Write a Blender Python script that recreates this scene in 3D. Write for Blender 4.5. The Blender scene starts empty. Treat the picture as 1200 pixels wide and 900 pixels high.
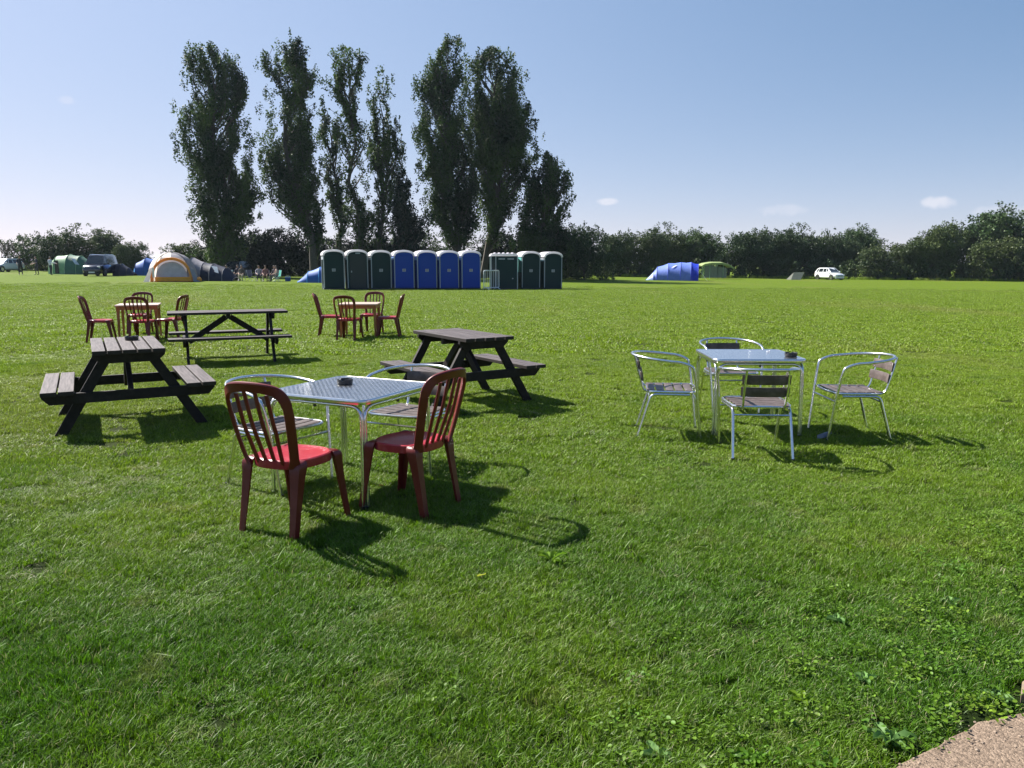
import bpy, bmesh, math, random
import numpy as np
from mathutils import Vector, Matrix, Euler
from math import radians as R, sin, cos, pi
random.seed(7)
S = bpy.context.scene
COL = S.collection

# ------------------------------------------------------------------ camera
cam_d = bpy.data.cameras.new('camera'); cam = bpy.data.objects.new('camera', cam_d); COL.objects.link(cam)
cam.location = (0, 0, 1.54); cam.rotation_euler = (R(90 - 8.96), 0, 0)
cam_d.sensor_width = 36; cam_d.lens = 27.03; cam_d.clip_end = 6000; cam_d.clip_start = .05
S.camera = cam

# ------------------------------------------------------------------ sky and sun
SUN_AZ = R(-57)      # clockwise from +Y
SUN_EL = R(44.5)
W = bpy.data.worlds.new('World'); S.world = W; W.use_nodes = True
nt = W.node_tree; nt.nodes.clear(); N = nt.nodes.new; LK = nt.links.new
out = N('ShaderNodeOutputWorld'); bg = N('ShaderNodeBackground'); sky = N('ShaderNodeTexSky')
sky.sky_type = 'NISHITA'; sky.sun_disc = False; sky.sun_elevation = SUN_EL; sky.sun_rotation = SUN_AZ
sky.altitude = 60; sky.air_density = .8; sky.dust_density = .2; sky.ozone_density = 1.2
bg.inputs['Strength'].default_value = .076
tc = N('ShaderNodeTexCoord')
# hazy summer air: the sky's range is softened channel by channel, everywhere alike
sp = N('ShaderNodeSeparateColor'); cb = N('ShaderNodeCombineColor'); LK(sky.outputs['Color'], sp.inputs[0])
for i_, (gm, k_) in enumerate(((.66, 1.075), (.50, 1.365), (.40, 1.93))):
    p_ = N('ShaderNodeMath'); p_.operation = 'POWER'; LK(sp.outputs[i_], p_.inputs[0]); p_.inputs[1].default_value = gm
    q_ = N('ShaderNodeMath'); q_.operation = 'MULTIPLY'; LK(p_.outputs[0], q_.inputs[0]); q_.inputs[1].default_value = k_; LK(q_.outputs[0], cb.inputs[i_])
# the sky is brighter round the sun and darker away from it, more so higher up
tcs = N('ShaderNodeTexCoord'); dt = N('ShaderNodeVectorMath'); dt.operation = 'DOT_PRODUCT'; LK(tcs.outputs['Generated'], dt.inputs[0]); dt.inputs[1].default_value = (sin(SUN_AZ) * cos(SUN_EL), cos(SUN_AZ) * cos(SUN_EL), sin(SUN_EL))
sz = N('ShaderNodeSeparateXYZ'); LK(tcs.outputs['Generated'], sz.inputs[0])
def M2(op, a, b):
    n = N('ShaderNodeMath'); n.operation = op
    for i, q in enumerate((a, b)):
        if isinstance(q, (int, float)): n.inputs[i].default_value = q
        else: LK(q, n.inputs[i])
    return n.outputs[0]
up_ = M2('MINIMUM', M2('MAXIMUM', M2('MULTIPLY', sz.outputs['Z'], 3.4), 0.0), 1.0)
ph = M2('MULTIPLY', M2('SUBTRACT', dt.outputs['Value'], .53), up_); cb2 = N('ShaderNodeCombineColor'); sp2 = N('ShaderNodeSeparateColor'); LK(cb.outputs[0], sp2.inputs[0])
for i_, (a_, k_) in enumerate(((.85, 1.0), (.58, 1.0), (.42, 1.0))):
    LK(M2('MULTIPLY', sp2.outputs[i_], M2('MAXIMUM', M2('ADD', M2('MULTIPLY', ph, a_), k_), .45)), cb2.inputs[i_])
last = cb2.outputs[0]
def cloud(u_dir, width, height, amt, seed):
    """a small soft cloud of the sky in direction u_dir; sizes in radians"""
    global last
    d = Vector(u_dir).normalized(); side = d.cross(Vector((0, 0, 1))).normalized(); up = side.cross(d)
    nz = N('ShaderNodeTexNoise'); nz.inputs['Scale'].default_value = 60 + seed * 7; nz.inputs['Detail'].default_value = 5
    LK(tc.outputs['Generated'], nz.inputs['Vector'])
    def dot(v):
        n = N('ShaderNodeVectorMath'); n.operation = 'DOT_PRODUCT'; LK(tc.outputs['Generated'], n.inputs[0]); n.inputs[1].default_value = v; return n.outputs['Value']
    def mth(op, a, b):
        n = N('ShaderNodeMath'); n.operation = op
        for i, q in enumerate((a, b)):
            if isinstance(q, (int, float)): n.inputs[i].default_value = q
            else: LK(q, n.inputs[i])
        return n.outputs[0]
    a = mth('DIVIDE', dot(side), width); b = mth('DIVIDE', dot(up), height)
    r2 = mth('ADD', mth('MULTIPLY', a, a), mth('MULTIPLY', b, b))
    front = mth('GREATER_THAN', dot(d), .5)
    k = mth('SUBTRACT', mth('SUBTRACT', 1.0, r2), mth('MULTIPLY', mth('SUBTRACT', 1.0, nz.outputs['Fac']), 1.1))
    n = N('ShaderNodeMapRange'); n.interpolation_type = 'SMOOTHSTEP'; LK(k, n.inputs['Value'])
    n.inputs['From Min'].default_value = 0; n.inputs['From Max'].default_value = .5; n.inputs['To Max'].default_value = amt
    f = mth('MULTIPLY', n.outputs['Result'], front)
    mx = N('ShaderNodeMix'); mx.data_type = 'RGBA'; LK(f, mx.inputs['Factor']); LK(last, mx.inputs[6]); mx.inputs[7].default_value = (4.6, 4.55, 4.9, 1)
    last = mx.outputs[2]
cloud((.121, 1, .077), .022, .0075, .55, 0)
cloud((.540, 1, .075), .033, .012, .60, 1)
cloud((.345, 1, .066), .045, .012, .25, 2)
cloud((-.555, 1, .200), .016, .007, .22, 3)
cloud((.62, 1, .066), .05, .009, .25, 4)
LK(last, bg.inputs['Color']); LK(bg.outputs['Background'], out.inputs['Surface'])

sun_d = bpy.data.lights.new('sun', 'SUN'); sun = bpy.data.objects.new('sun', sun_d); COL.objects.link(sun)
sun_d.energy = 5.0; sun_d.angle = R(.53); sun_d.color = (1, .95, .87)
ldir = Vector((-sin(SUN_AZ) * cos(SUN_EL), -cos(SUN_AZ) * cos(SUN_EL), -sin(SUN_EL)))
sun.rotation_euler = ldir.to_track_quat('-Z', 'Y').to_euler()
sun.location = (-40, 40, 60)
S.view_settings.view_transform = 'Standard'; S.view_settings.look = 'None'; S.view_settings.gamma = 1
S.view_settings.exposure = 1.4

# ------------------------------------------------------------------ materials
def mat(name, col=(.5, .5, .5), rough=.5, metal=0, spec=.5, noise=None, bump=None, transl=0, coat=0, aniso=0):
    """noise=(scale, colour2, lo, hi)  bump=(scale, strength, distance)"""
    m = bpy.data.materials.new(name); m.use_nodes = True; t = m.node_tree; b = t.nodes['Principled BSDF']
    b.inputs['Base Color'].default_value = (*col, 1); b.inputs['Roughness'].default_value = rough
    b.inputs['Metallic'].default_value = metal; b.inputs['Specular IOR Level'].default_value = spec
    if coat: b.inputs['Coat Weight'].default_value = coat
    g = None
    if noise or bump:
        g = t.nodes.new('ShaderNodeTexCoord')
    if noise:
        n = t.nodes.new('ShaderNodeTexNoise'); n.inputs['Scale'].default_value = noise[0]; n.inputs['Detail'].default_value = 6; n.inputs['Roughness'].default_value = .65
        t.links.new(g.outputs['Object'], n.inputs['Vector'])
        r = t.nodes.new('ShaderNodeMapRange'); r.inputs['From Min'].default_value = noise[2]; r.inputs['From Max'].default_value = noise[3]
        t.links.new(n.outputs['Fac'], r.inputs['Value'])
        x = t.nodes.new('ShaderNodeMix'); x.data_type = 'RGBA'; x.inputs[6].default_value = (*col, 1); x.inputs[7].default_value = (*noise[1], 1)
        t.links.new(r.outputs['Result'], x.inputs['Factor']); t.links.new(x.outputs[2], b.inputs['Base Color'])
    if bump:
        n = t.nodes.new('ShaderNodeTexNoise'); n.inputs['Scale'].default_value = bump[0]; n.inputs['Detail'].default_value = 4
        t.links.new(g.outputs['Object'], n.inputs['Vector'])
        q = t.nodes.new('ShaderNodeBump'); q.inputs['Strength'].default_value = bump[1]; q.inputs['Distance'].default_value = bump[2]
        t.links.new(n.outputs['Fac'], q.inputs['Height']); t.links.new(q.outputs['Normal'], b.inputs['Normal'])
    if transl:
        tr = t.nodes.new('ShaderNodeBsdfTranslucent'); ms = t.nodes.new('ShaderNodeMixShader'); ms.inputs[0].default_value = transl
        o = t.nodes['Material Output']
        src = b.inputs['Base Color'].links[0].from_socket if b.inputs['Base Color'].links else None
        if src: t.links.new(src, tr.inputs['Color'])
        else: tr.inputs['Color'].default_value = (*col, 1)
        t.links.new(b.outputs[0], ms.inputs[1]); t.links.new(tr.outputs[0], ms.inputs[2]); t.links.new(ms.outputs[0], o.inputs['Surface'])
    return m

def foliage(name, c1, c2, scale=.35, transl=.3, rough=.5, spread=.4):
    """leaf colour drifting between two greens across the crown, plus a small per-leaf spread"""
    m = mat(name, c1, rough, spec=.22); t = m.node_tree; b = t.nodes['Principled BSDF']
    g = t.nodes.new('ShaderNodeNewGeometry')
    n = t.nodes.new('ShaderNodeTexNoise'); n.inputs['Scale'].default_value = scale; n.inputs['Detail'].default_value = 3
    t.links.new(g.outputs['Position'], n.inputs['Vector'])
    r = t.nodes.new('ShaderNodeMapRange'); r.inputs['From Min'].default_value = .35; r.inputs['From Max'].default_value = .68
    t.links.new(n.outputs['Fac'], r.inputs['Value'])
    x = t.nodes.new('ShaderNodeMix'); x.data_type = 'RGBA'; x.inputs[6].default_value = (*c1, 1); x.inputs[7].default_value = (*c2, 1)
    t.links.new(r.outputs['Result'], x.inputs['Factor'])
    h = t.nodes.new('ShaderNodeHueSaturation'); t.links.new(x.outputs[2], h.inputs['Color'])
    r2 = t.nodes.new('ShaderNodeMapRange'); r2.inputs['To Min'].default_value = 1 - spread; r2.inputs['To Max'].default_value = 1 + spread
    t.links.new(g.outputs['Random Per Island'], r2.inputs['Value']); t.links.new(r2.outputs['Result'], h.inputs['Value'])
    t.links.new(h.outputs['Color'], b.inputs['Base Color'])
    tr = t.nodes.new('ShaderNodeBsdfTranslucent'); ms = t.nodes.new('ShaderNodeMixShader'); ms.inputs[0].default_value = transl
    t.links.new(h.outputs['Color'], tr.inputs['Color'])
    t.links.new(b.outputs[0], ms.inputs[1]); t.links.new(tr.outputs[0], ms.inputs[2]); t.links.new(ms.outputs[0], t.nodes['Material Output'].inputs['Surface'])
    return m

def grass_colour(t, rand_socket=None):
    """the lawn's own colour as a function of place: lush, yellowish and worn straw patches"""
    g = t.nodes.new('ShaderNodeNewGeometry')
    def noise(sc, det=3, stretch=None):
        n = t.nodes.new('ShaderNodeTexNoise'); n.inputs['Scale'].default_value = sc; n.inputs['Detail'].default_value = det
        if stretch:
            mp = t.nodes.new('ShaderNodeMapping'); mp.inputs['Scale'].default_value = stretch; t.links.new(g.outputs['Position'], mp.inputs['Vector']); t.links.new(mp.outputs[0], n.inputs['Vector'])
        else: t.links.new(g.outputs['Position'], n.inputs['Vector'])
        return n.outputs['Fac']
    def rng(s, a, b, c=0, d=1):
        r = t.nodes.new('ShaderNodeMapRange'); r.inputs['From Min'].default_value = a; r.inputs['From Max'].default_value = b; r.inputs['To Min'].default_value = c; r.inputs['To Max'].default_value = d
        t.links.new(s, r.inputs['Value']); return r.outputs['Result']
    def mix(f, a, b):
        x = t.nodes.new('ShaderNodeMix'); x.data_type = 'RGBA'; t.links.new(f, x.inputs['Factor'])
        for i, q in ((6, a), (7, b)):
            if isinstance(q, tuple): x.inputs[i].default_value = (*q, 1)
            else: t.links.new(q, x.inputs[i])
        return x.outputs[2]
    def mul(a, b):
        n = t.nodes.new('ShaderNodeMath'); n.operation = 'MULTIPLY'
        for i, q in enumerate((a, b)):
            if isinstance(q, float): n.inputs[i].default_value = q
            else: t.links.new(q, n.inputs[i])
        return n.outputs[0]
    xyz = t.nodes.new('ShaderNodeSeparateXYZ'); t.links.new(g.outputs['Position'], xyz.inputs[0])
    lush = (.060, .150, .004); yellow = (.172, .258, .009); straw = (.28, .24, .09)
    # trodden, drier turf away from the path side
    c = mix(rng(xyz.outputs['Y'], 2.8, 9, 0, .9), lush, yellow)
    c = mix(mul(rng(noise(.55), .42, .66), .6), c, yellow)
    c = mix(mul(rng(noise(1.7), .52, .74), .55), c, lush)
    c = mix(mul(rng(noise(.16, 4, (1, .35, 1)), .55, .75), .38), c, straw)
    c = mix(mul(rng(noise(3.1, 4), .60, .78), .40), c, straw)
    return c, rng, mix, mul, g

def make_blade_mat():
    m = mat('grass blades', (.08, .16, .02), .50, spec=.36); t = m.node_tree; b = t.nodes['Principled BSDF']
    c, rng, mix, mul, g = grass_colour(t)
    ri = g.outputs['Random Per Island']
    h = t.nodes.new('ShaderNodeHueSaturation'); t.links.new(c, h.inputs['Color']); t.links.new(rng(ri, 0, 1, .38, 1.75), h.inputs['Value'])
    c2 = mix(mul(rng(ri, .93, .95), .8), h.outputs['Color'], (.30, .27, .14))
    t.links.new(c2, b.inputs['Base Color'])
    tr = t.nodes.new('ShaderNodeBsdfTranslucent'); ms = t.nodes.new('ShaderNodeMixShader'); ms.inputs[0].default_value = .38
    t.links.new(c2, tr.inputs['Color'])
    t.links.new(b.outputs[0], ms.inputs[1]); t.links.new(tr.outputs[0], ms.inputs[2]); t.links.new(ms.outputs[0], t.nodes['Material Output'].inputs['Surface'])
    return m
def xyz_y(t, g):
    q = t.nodes.new('ShaderNodeSeparateXYZ'); t.links.new(g.outputs['Position'], q.inputs[0]); return q.outputs['Y']
def make_ground_mat():
    m = mat('lawn', (.07, .12, .02), .9, spec=.1); t = m.node_tree; b = t.nodes['Principled BSDF']
    c, rng, mix, mul, g = grass_colour(t)
    n = t.nodes.new('ShaderNodeTexNoise'); n.inputs['Scale'].default_value = 9; n.inputs['Detail'].default_value = 8; n.inputs['Roughness'].default_value = .8; t.links.new(g.outputs['Position'], n.inputs['Vector'])
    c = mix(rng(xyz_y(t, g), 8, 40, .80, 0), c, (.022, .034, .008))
    h = t.nodes.new('ShaderNodeHueSaturation'); t.links.new(c, h.inputs['Color']); t.links.new(rng(n.outputs['Fac'], .3, .7, .26, .74), h.inputs['Value'])
    t.links.new(h.outputs['Color'], b.inputs['Base Color'])
    bp = t.nodes.new('ShaderNodeBump'); bp.inputs['Strength'].default_value = .9; bp.inputs['Distance'].default_value = .05
    t.links.new(n.outputs['Fac'], bp.inputs['Height']); t.links.new(bp.outputs['Normal'], b.inputs['Normal'])
    return m

M = {}
M['blade'] = make_blade_mat(); M['ground'] = make_ground_mat()
M['clover'] = foliage('broad leaves', (.060, .150, .010), (.130, .21, .016), 4, .35)
M['weed'] = foliage('pale weed leaves', (.12, .21, .07), (.08, .165, .04), 6, .25)
M['pop'] = foliage('poplar leaves', (.020, .042, .016), (.078, .130, .026), .30, .28, .6, .22)
M['bush'] = foliage('hedge leaves', (.030, .058, .022), (.090, .122, .034), .11, .15, .6, .25)
M['olive'] = foliage('olive hedge leaves', (.075, .10, .030), (.05, .075, .028), .15, .25)
M['dark'] = foliage('dark conifer leaves', (.010, .021, .013), (.018, .034, .017), .3, .05, .7, .2)
M['oak'] = foliage('mid green leaves', (.040, .075, .022), (.06, .10, .03), .25, .2)
M['bark'] = mat('bark', (.06, .05, .042), .9, noise=(6, (.10, .09, .075), .3, .7), bump=(14, .6, .03))
M['red'] = mat('shaded red plastic', (.115, .009, .008), .38, spec=.45, noise=(9, (.155, .022, .018), .45, .75), bump=(220, .12, .0006))  # same plastic as the seat, shade put into a darker red
M['redseat'] = mat('sunlit red seat plastic', (.33, .018, .032), .30, spec=.5, noise=(26, (.42, .09, .11), .5, .85), bump=(60, .15, .001), transl=.08)  # same plastic as the frame, sunlight put into a lighter red; mottling is fading
M['alu'] = mat('aluminium tube', (.80, .80, .79), .24, 1, noise=(40, (.66, .66, .66), .4, .7))
M['slat'] = mat('weathered brown slat', (.060, .044, .040), .5, noise=(14, (.125, .098, .092), .4, .7), bump=(90, .4, .001))
M['dwood'] = mat('dark stained timber', (.013, .010, .010), .66, spec=.25, noise=(12, (.030, .024, .023), .4, .75), bump=(60, .5, .002))
M['blk'] = mat('black plastic', (.012, .012, .013), .35)
M['ash'] = mat('cigarette ash', (.35, .33, .30), .9)
M['white'] = mat('white plastic', (.74, .74, .76), .5)
M['tan'] = mat('orange tan plastic', (.34, .125, .035), .5, noise=(10, (.40, .17, .06), .4, .7))
M['tantop'] = mat('tan tabletop with reflection', (.50, .36, .29), .35, noise=(10, (.58, .45, .38), .4, .7))  # whitish pink reflection put into the top's colour; legs keep the plain tan
M['ldgreen'] = mat('dark green cabin plastic', (.004, .026, .030), .6, spec=.3, bump=(30, .15, .004))
M['lblue'] = mat('royal blue cabin plastic', (.005, .050, .35), .6, spec=.3, bump=(30, .15, .004))
M['lblack'] = mat('near black door plastic', (.008, .018, .026), .48)
M['roofw'] = mat('translucent white roof', (.84, .82, .86), .45, transl=.45)
M['trim'] = mat('grey white trim', (.38, .41, .46), .5)
M['teal'] = mat('pale teal panel', (.12, .42, .40), .5)
M['lb'] = mat('light blue vent panel', (.22, .38, .68), .5)
M['galv'] = mat('galvanised steel', (.74, .76, .77), .5, .3)
M['glass'] = mat('dark car glass', (.02, .025, .03), .06, 0, .8)
M['tyre'] = mat('tyre rubber', (.02, .02, .02), .8)
M['skin'] = mat('skin', (.45, .26, .19), .55)
M['hair'] = mat('hair', (.03, .02, .015), .6)

# wood tops: boards grey on their upper faces, near black on the others
def wood_top():
    m = mat('grey topped board', (.10, .085, .082), .62, spec=.3); t = m.node_tree; b = t.nodes['Principled BSDF']
    g = t.nodes.new('ShaderNodeTexCoord'); ge = t.nodes.new('ShaderNodeNewGeometry')
    mp = t.nodes.new('ShaderNodeMapping'); mp.inputs['Scale'].default_value = (38, 2.2, 30); t.links.new(g.outputs['Object'], mp.inputs['Vector'])
    n = t.nodes.new('ShaderNodeTexNoise'); n.inputs['Scale'].default_value = 1.6; n.inputs['Detail'].default_value = 6; t.links.new(mp.outputs[0], n.inputs['Vector'])
    r = t.nodes.new('ShaderNodeValToRGB'); r.color_ramp.elements[0].position = .32; r.color_ramp.elements[0].color = (.038, .031, .032, 1)
    r.color_ramp.elements[1].position = .68; r.color_ramp.elements[1].color = (.115, .095, .096, 1)
    t.links.new(n.outputs['Fac'], r.inputs['Fac'])
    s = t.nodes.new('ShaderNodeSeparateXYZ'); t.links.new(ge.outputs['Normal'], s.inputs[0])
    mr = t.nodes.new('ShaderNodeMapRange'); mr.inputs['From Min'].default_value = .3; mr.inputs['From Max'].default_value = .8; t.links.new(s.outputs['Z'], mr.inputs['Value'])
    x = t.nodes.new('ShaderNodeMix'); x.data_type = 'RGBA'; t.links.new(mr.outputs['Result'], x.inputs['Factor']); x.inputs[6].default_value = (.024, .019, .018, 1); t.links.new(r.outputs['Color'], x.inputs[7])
    t.links.new(x.outputs[2], b.inputs['Base Color'])
    bp = t.nodes.new('ShaderNodeBump'); bp.inputs['Strength'].default_value = .5; bp.inputs['Distance'].default_value = .003; t.links.new(n.outputs['Fac'], bp.inputs['Height']); t.links.new(bp.outputs['Normal'], b.inputs['Normal'])
    return m
M['top'] = wood_top()

def steel_top(strength, sc):
    """pressed stainless sheet: overlapping swirled ovals stamped into the metal"""
    m = mat('stamped steel', (.74, .76, .79), .20, 1); t = m.node_tree; b = t.nodes['Principled BSDF']
    g = t.nodes.new('ShaderNodeTexCoord'); mp = t.nodes.new('ShaderNodeMapping'); mp.inputs['Scale'].default_value = (sc, sc * 2.1, 1); t.links.new(g.outputs['Object'], mp.inputs['Vector'])
    br = t.nodes.new('ShaderNodeTexBrick'); br.inputs['Scale'].default_value = 1; br.inputs['Mortar Size'].default_value = .10; br.inputs['Mortar Smooth'].default_value = 1
    br.inputs['Brick Width'].default_value = 1; br.inputs['Row Height'].default_value = 1; br.inputs['Color1'].default_value = (1, 1, 1, 1); br.inputs['Color2'].default_value = (.55, .55, .55, 1); br.inputs['Mortar'].default_value = (0, 0, 0, 1)
    t.links.new(mp.outputs[0], br.inputs['Vector'])
    wv = t.nodes.new('ShaderNodeTexWave'); wv.inputs['Scale'].default_value = .9; wv.inputs['Distortion'].default_value = 2.5; t.links.new(mp.outputs[0], wv.inputs['Vector'])
    ad = t.nodes.new('ShaderNodeMath'); ad.operation = 'MULTIPLY_ADD'; t.links.new(wv.outputs['Fac'], ad.inputs[0]); ad.inputs[1].default_value = .35; t.links.new(br.outputs['Color'], ad.inputs[2])
    bp = t.nodes.new('ShaderNodeBump'); bp.inputs['Strength'].default_value = strength; bp.inputs['Distance'].default_value = .0016; t.links.new(ad.outputs[0], bp.inputs['Height']); t.links.new(bp.outputs['Normal'], b.inputs['Normal'])
    rr = t.nodes.new('ShaderNodeMapRange'); rr.inputs['To Min'].default_value = .30; rr.inputs['To Max'].default_value = .15; t.links.new(br.outputs['Color'], rr.inputs['Value']); t.links.new(rr.outputs['Result'], b.inputs['Roughness'])
    return m
M['steel1'] = steel_top(.75, 24); M['steel2'] = steel_top(.18, 40)

def concrete():
    m = mat('gravelly concrete', (.30, .22, .17), .9, spec=.2); t = m.node_tree; b = t.nodes['Principled BSDF']
    g = t.nodes.new('ShaderNodeNewGeometry')
    v = t.nodes.new('ShaderNodeTexVoronoi'); v.inputs['Scale'].default_value = 150; v.inputs['Randomness'].default_value = 1; t.links.new(g.outputs['Position'], v.inputs['Vector'])
    n = t.nodes.new('ShaderNodeTexNoise'); n.inputs['Scale'].default_value = 60; n.inputs['Detail'].default_value = 10; n.inputs['Roughness'].default_value = .88; t.links.new(g.outputs['Position'], n.inputs['Vector'])
    r = t.nodes.new('ShaderNodeValToRGB'); e = r.color_ramp.elements; e[0].position = .3; e[0].color = (.105, .072, .050, 1); e[1].position = .75; e[1].color = (.33, .245, .175, 1); t.links.new(n.outputs['Fac'], r.inputs['Fac'])
    x = t.nodes.new('ShaderNodeMix'); x.data_type = 'RGBA'; x.blend_type = 'OVERLAY'; x.inputs['Factor'].default_value = .55; bw = t.nodes.new('ShaderNodeRGBToBW'); t.links.new(v.outputs['Color'], bw.inputs[0]); t.links.new(r.outputs['Color'], x.inputs[6]); t.links.new(bw.outputs[0], x.inputs[7])
    hs = t.nodes.new('ShaderNodeHueSaturation'); hs.inputs['Saturation'].default_value = .95; t.links.new(x.outputs[2], hs.inputs['Color'])
    t.links.new(hs.outputs['Color'], b.inputs['Base Color'])
    bp = t.nodes.new('ShaderNodeBump'); bp.inputs['Strength'].default_value = .8; bp.inputs['Distance'].default_value = .006; t.links.new(n.outputs['Fac'], bp.inputs['Height'])
    b2 = t.nodes.new('ShaderNodeBump'); b2.inputs['Strength'].default_value = .6; b2.inputs['Distance'].default_value = .004; b2.invert = True; t.links.new(v.outputs['Distance'], b2.inputs['Height']); t.links.new(bp.outputs['Normal'], b2.inputs['Normal'])
    t.links.new(b2.outputs['Normal'], b.inputs['Normal'])
    return m
M['conc'] = concrete()

def cloth(name, c, rough=.6, transl=.25):
    k = 'cl' + name
    if k not in M: M[k] = mat(name + ' fabric', c, rough, noise=(3, tuple(min(1, q * 1.25 + .004) for q in c), .35, .7), bump=(5, .3, .03), transl=transl)
    return M[k]

# ------------------------------------------------------------------ mesh helpers
def link(o, parent=None):
    COL.objects.link(o)
    if parent is not None: o.parent = parent
    return o
def tag(o, label=None, cat=None, group=None, kind=None):
    for k, v in (('label', label), ('category', cat), ('group', group), ('kind', kind)):
        if v: o[k] = v
    return o
def empty(name, loc=(0, 0, 0), rz=0, label=None, cat=None, group=None):
    o = bpy.data.objects.new(name, None); o.empty_display_size = .1; link(o); o.location = loc; o.rotation_euler = (0, 0, rz)
    return tag(o, label, cat, group)
def kids(o): return [c for c in bpy.data.objects if c.parent == o]
def copy_tree(o, parent=None, table=None):
    if table is None:
        table = {}
        for q in bpy.data.objects:
            if q.parent is not None: table.setdefault(q.parent.name, []).append(q)
    c = o.copy(); COL.objects.link(c); c.parent = parent
    for ch in table.get(o.name, []): copy_tree(ch, c, table)
    return c
def smooth_path(pts, n=6):
    P = [Vector(p) for p in pts]; P = [P[0] * 2 - P[1]] + P + [P[-1] * 2 - P[-2]]; o = []
    for i in range(1, len(P) - 2):
        a, b, c, d = P[i - 1:i + 3]
        for k in range(n):
            t = k / n
            o.append(.5 * ((2 * b) + (c - a) * t + (2 * a - 5 * b + 4 * c - d) * t * t + (3 * b - a - 3 * c + d) * t ** 3))
    o.append(P[-2]); return o
def rounded(pts, r, n=5):
    """polyline with its corners rounded"""
    P = [Vector(p) for p in pts]; o = [P[0]]
    for i in range(1, len(P) - 1):
        a = (P[i - 1] - P[i]); b = (P[i + 1] - P[i]); ra = min(r, a.length * .49, b.length * .49)
        p = P[i] + a.normalized() * ra; q = P[i] + b.normalized() * ra
        for k in range(n + 1):
            t = k / n; o.append(p.lerp(P[i], t).lerp(P[i].lerp(q, t), t))
    o.append(P[-1]); return o
class MB:
    def __init__(s): s.v = []; s.f = []
    def add(s, v, f):
        k = len(s.v); s.v += [tuple(q) for q in v]; s.f += [tuple(i + k for i in q) for q in f]; return s
    def box(s, c, d, rot=None):
        x, y, z = [q / 2 for q in d]; V = [Vector((a * x, b * y, e * z)) for e in (-1, 1) for b in (-1, 1) for a in (-1, 1)]
        if rot is not None: V = [rot @ q for q in V]
        return s.add([q + Vector(c) for q in V], [(0, 2, 3, 1), (4, 5, 7, 6), (0, 1, 5, 4), (2, 6, 7, 3), (0, 4, 6, 2), (1, 3, 7, 5)])
    def hexa(s, V):
        return s.add(V, [(0, 2, 3, 1), (4, 5, 7, 6), (0, 1, 5, 4), (2, 6, 7, 3), (0, 4, 6, 2), (1, 3, 7, 5)])
    def loft(s, rings, cap=True, close=True):
        n = len(rings[0]); V = [p for r in rings for p in r]; F = []
        for i in range(len(rings) - 1):
            for j in range(n if close else n - 1):
                F.append((i * n + j, i * n + (j + 1) % n, (i + 1) * n + (j + 1) % n, (i + 1) * n + j))
        if cap: F += [tuple(range(n))[::-1], tuple((len(rings) - 1) * n + j for j in range(n))]
        return s.add(V, F)
    def tube(s, path, r, n=8, cap=True):
        P = [Vector(p) for p in path]; rs = r if isinstance(r, (list, tuple)) else [r] * len(P); rings = []
        t0 = (P[1] - P[0]).normalized(); u = t0.cross(Vector((0, 0, 1)) if abs(t0.z) < .9 else Vector((1, 0, 0))).normalized()
        for i, p in enumerate(P):
            t = ((P[min(i + 1, len(P) - 1)] - P[max(i - 1, 0)])).normalized()
            u = (u - t * u.dot(t)).normalized(); w = t.cross(u)
            rings.append([p + (u * cos(2 * pi * k / n) + w * sin(2 * pi * k / n)) * rs[i] for k in range(n)])
        return s.loft(rings, cap)
    def ribbon(s, path, side, w, t):
        """a rounded strip: side gives the wide direction at each point, w wide and t thick"""
        P = [Vector(p) for p in path]; rings = []
        for i, p in enumerate(P):
            tt = (P[min(i + 1, len(P) - 1)] - P[max(i - 1, 0)]).normalized()
            sd = Vector(side[i] if isinstance(side, list) else side); sd = (sd - tt * sd.dot(tt)).normalized(); nn = tt.cross(sd)
            ww = (w[i] if isinstance(w, list) else w) / 2; th = (t[i] if isinstance(t, list) else t) / 2
            rings.append([p + sd * a * ww + nn * b * th for a, b in ((1, .55), (.8, 1), (-.8, 1), (-1, .55), (-1, -.55), (-.8, -1), (.8, -1), (1, -.55))])
        return s.loft(rings)
    def lathe(s, prof, n=24, c=(0, 0, 0)):
        return s.loft([[Vector((r * cos(2 * pi * k / n) + c[0], r * sin(2 * pi * k / n) + c[1], z + c[2])) for k in range(n)] for r, z in prof])
    def mesh(s, name, sm=True, fix=True):
        me = bpy.data.meshes.new(name); me.from_pydata(s.v, [], s.f)
        if fix:
            bm = bmesh.new(); bm.from_mesh(me); bmesh.ops.recalc_face_normals(bm, faces=bm.faces); bm.to_mesh(me); bm.free()
        if sm:
            me.polygons.foreach_set('use_smooth', [True] * len(me.polygons)); me.set_sharp_from_angle(angle=R(38))
        return me
    def build(s, name, m, parent=None, sm=True, bevel=0):
        me = s.mesh(name, sm); me.materials.append(m); o = link(bpy.data.objects.new(name, me), parent)
        if bevel:
            b = o.modifiers.new('bevel', 'BEVEL'); b.width = bevel; b.segments = 2; b.limit_method = 'ANGLE'; b.angle_limit = R(40)
        return o
def np_mesh(name, V, Q, m, parent=None):
    """fast mesh of quads from numpy arrays"""
    me = bpy.data.meshes.new(name); k = Q.shape[1]
    me.vertices.add(len(V)); me.vertices.foreach_set('co', V.astype(np.float32).ravel())
    me.loops.add(Q.size); me.loops.foreach_set('vertex_index', Q.astype(np.int32).ravel())
    me.polygons.add(len(Q)); me.polygons.foreach_set('loop_start', np.arange(0, Q.size, k, dtype=np.int32)); me.polygons.foreach_set('loop_total', np.full(len(Q), k, dtype=np.int32))
    me.update(calc_edges=True); me.materials.append(m)
    if parent is None: return me
    return link(bpy.data.objects.new(name, me), parent)

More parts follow.
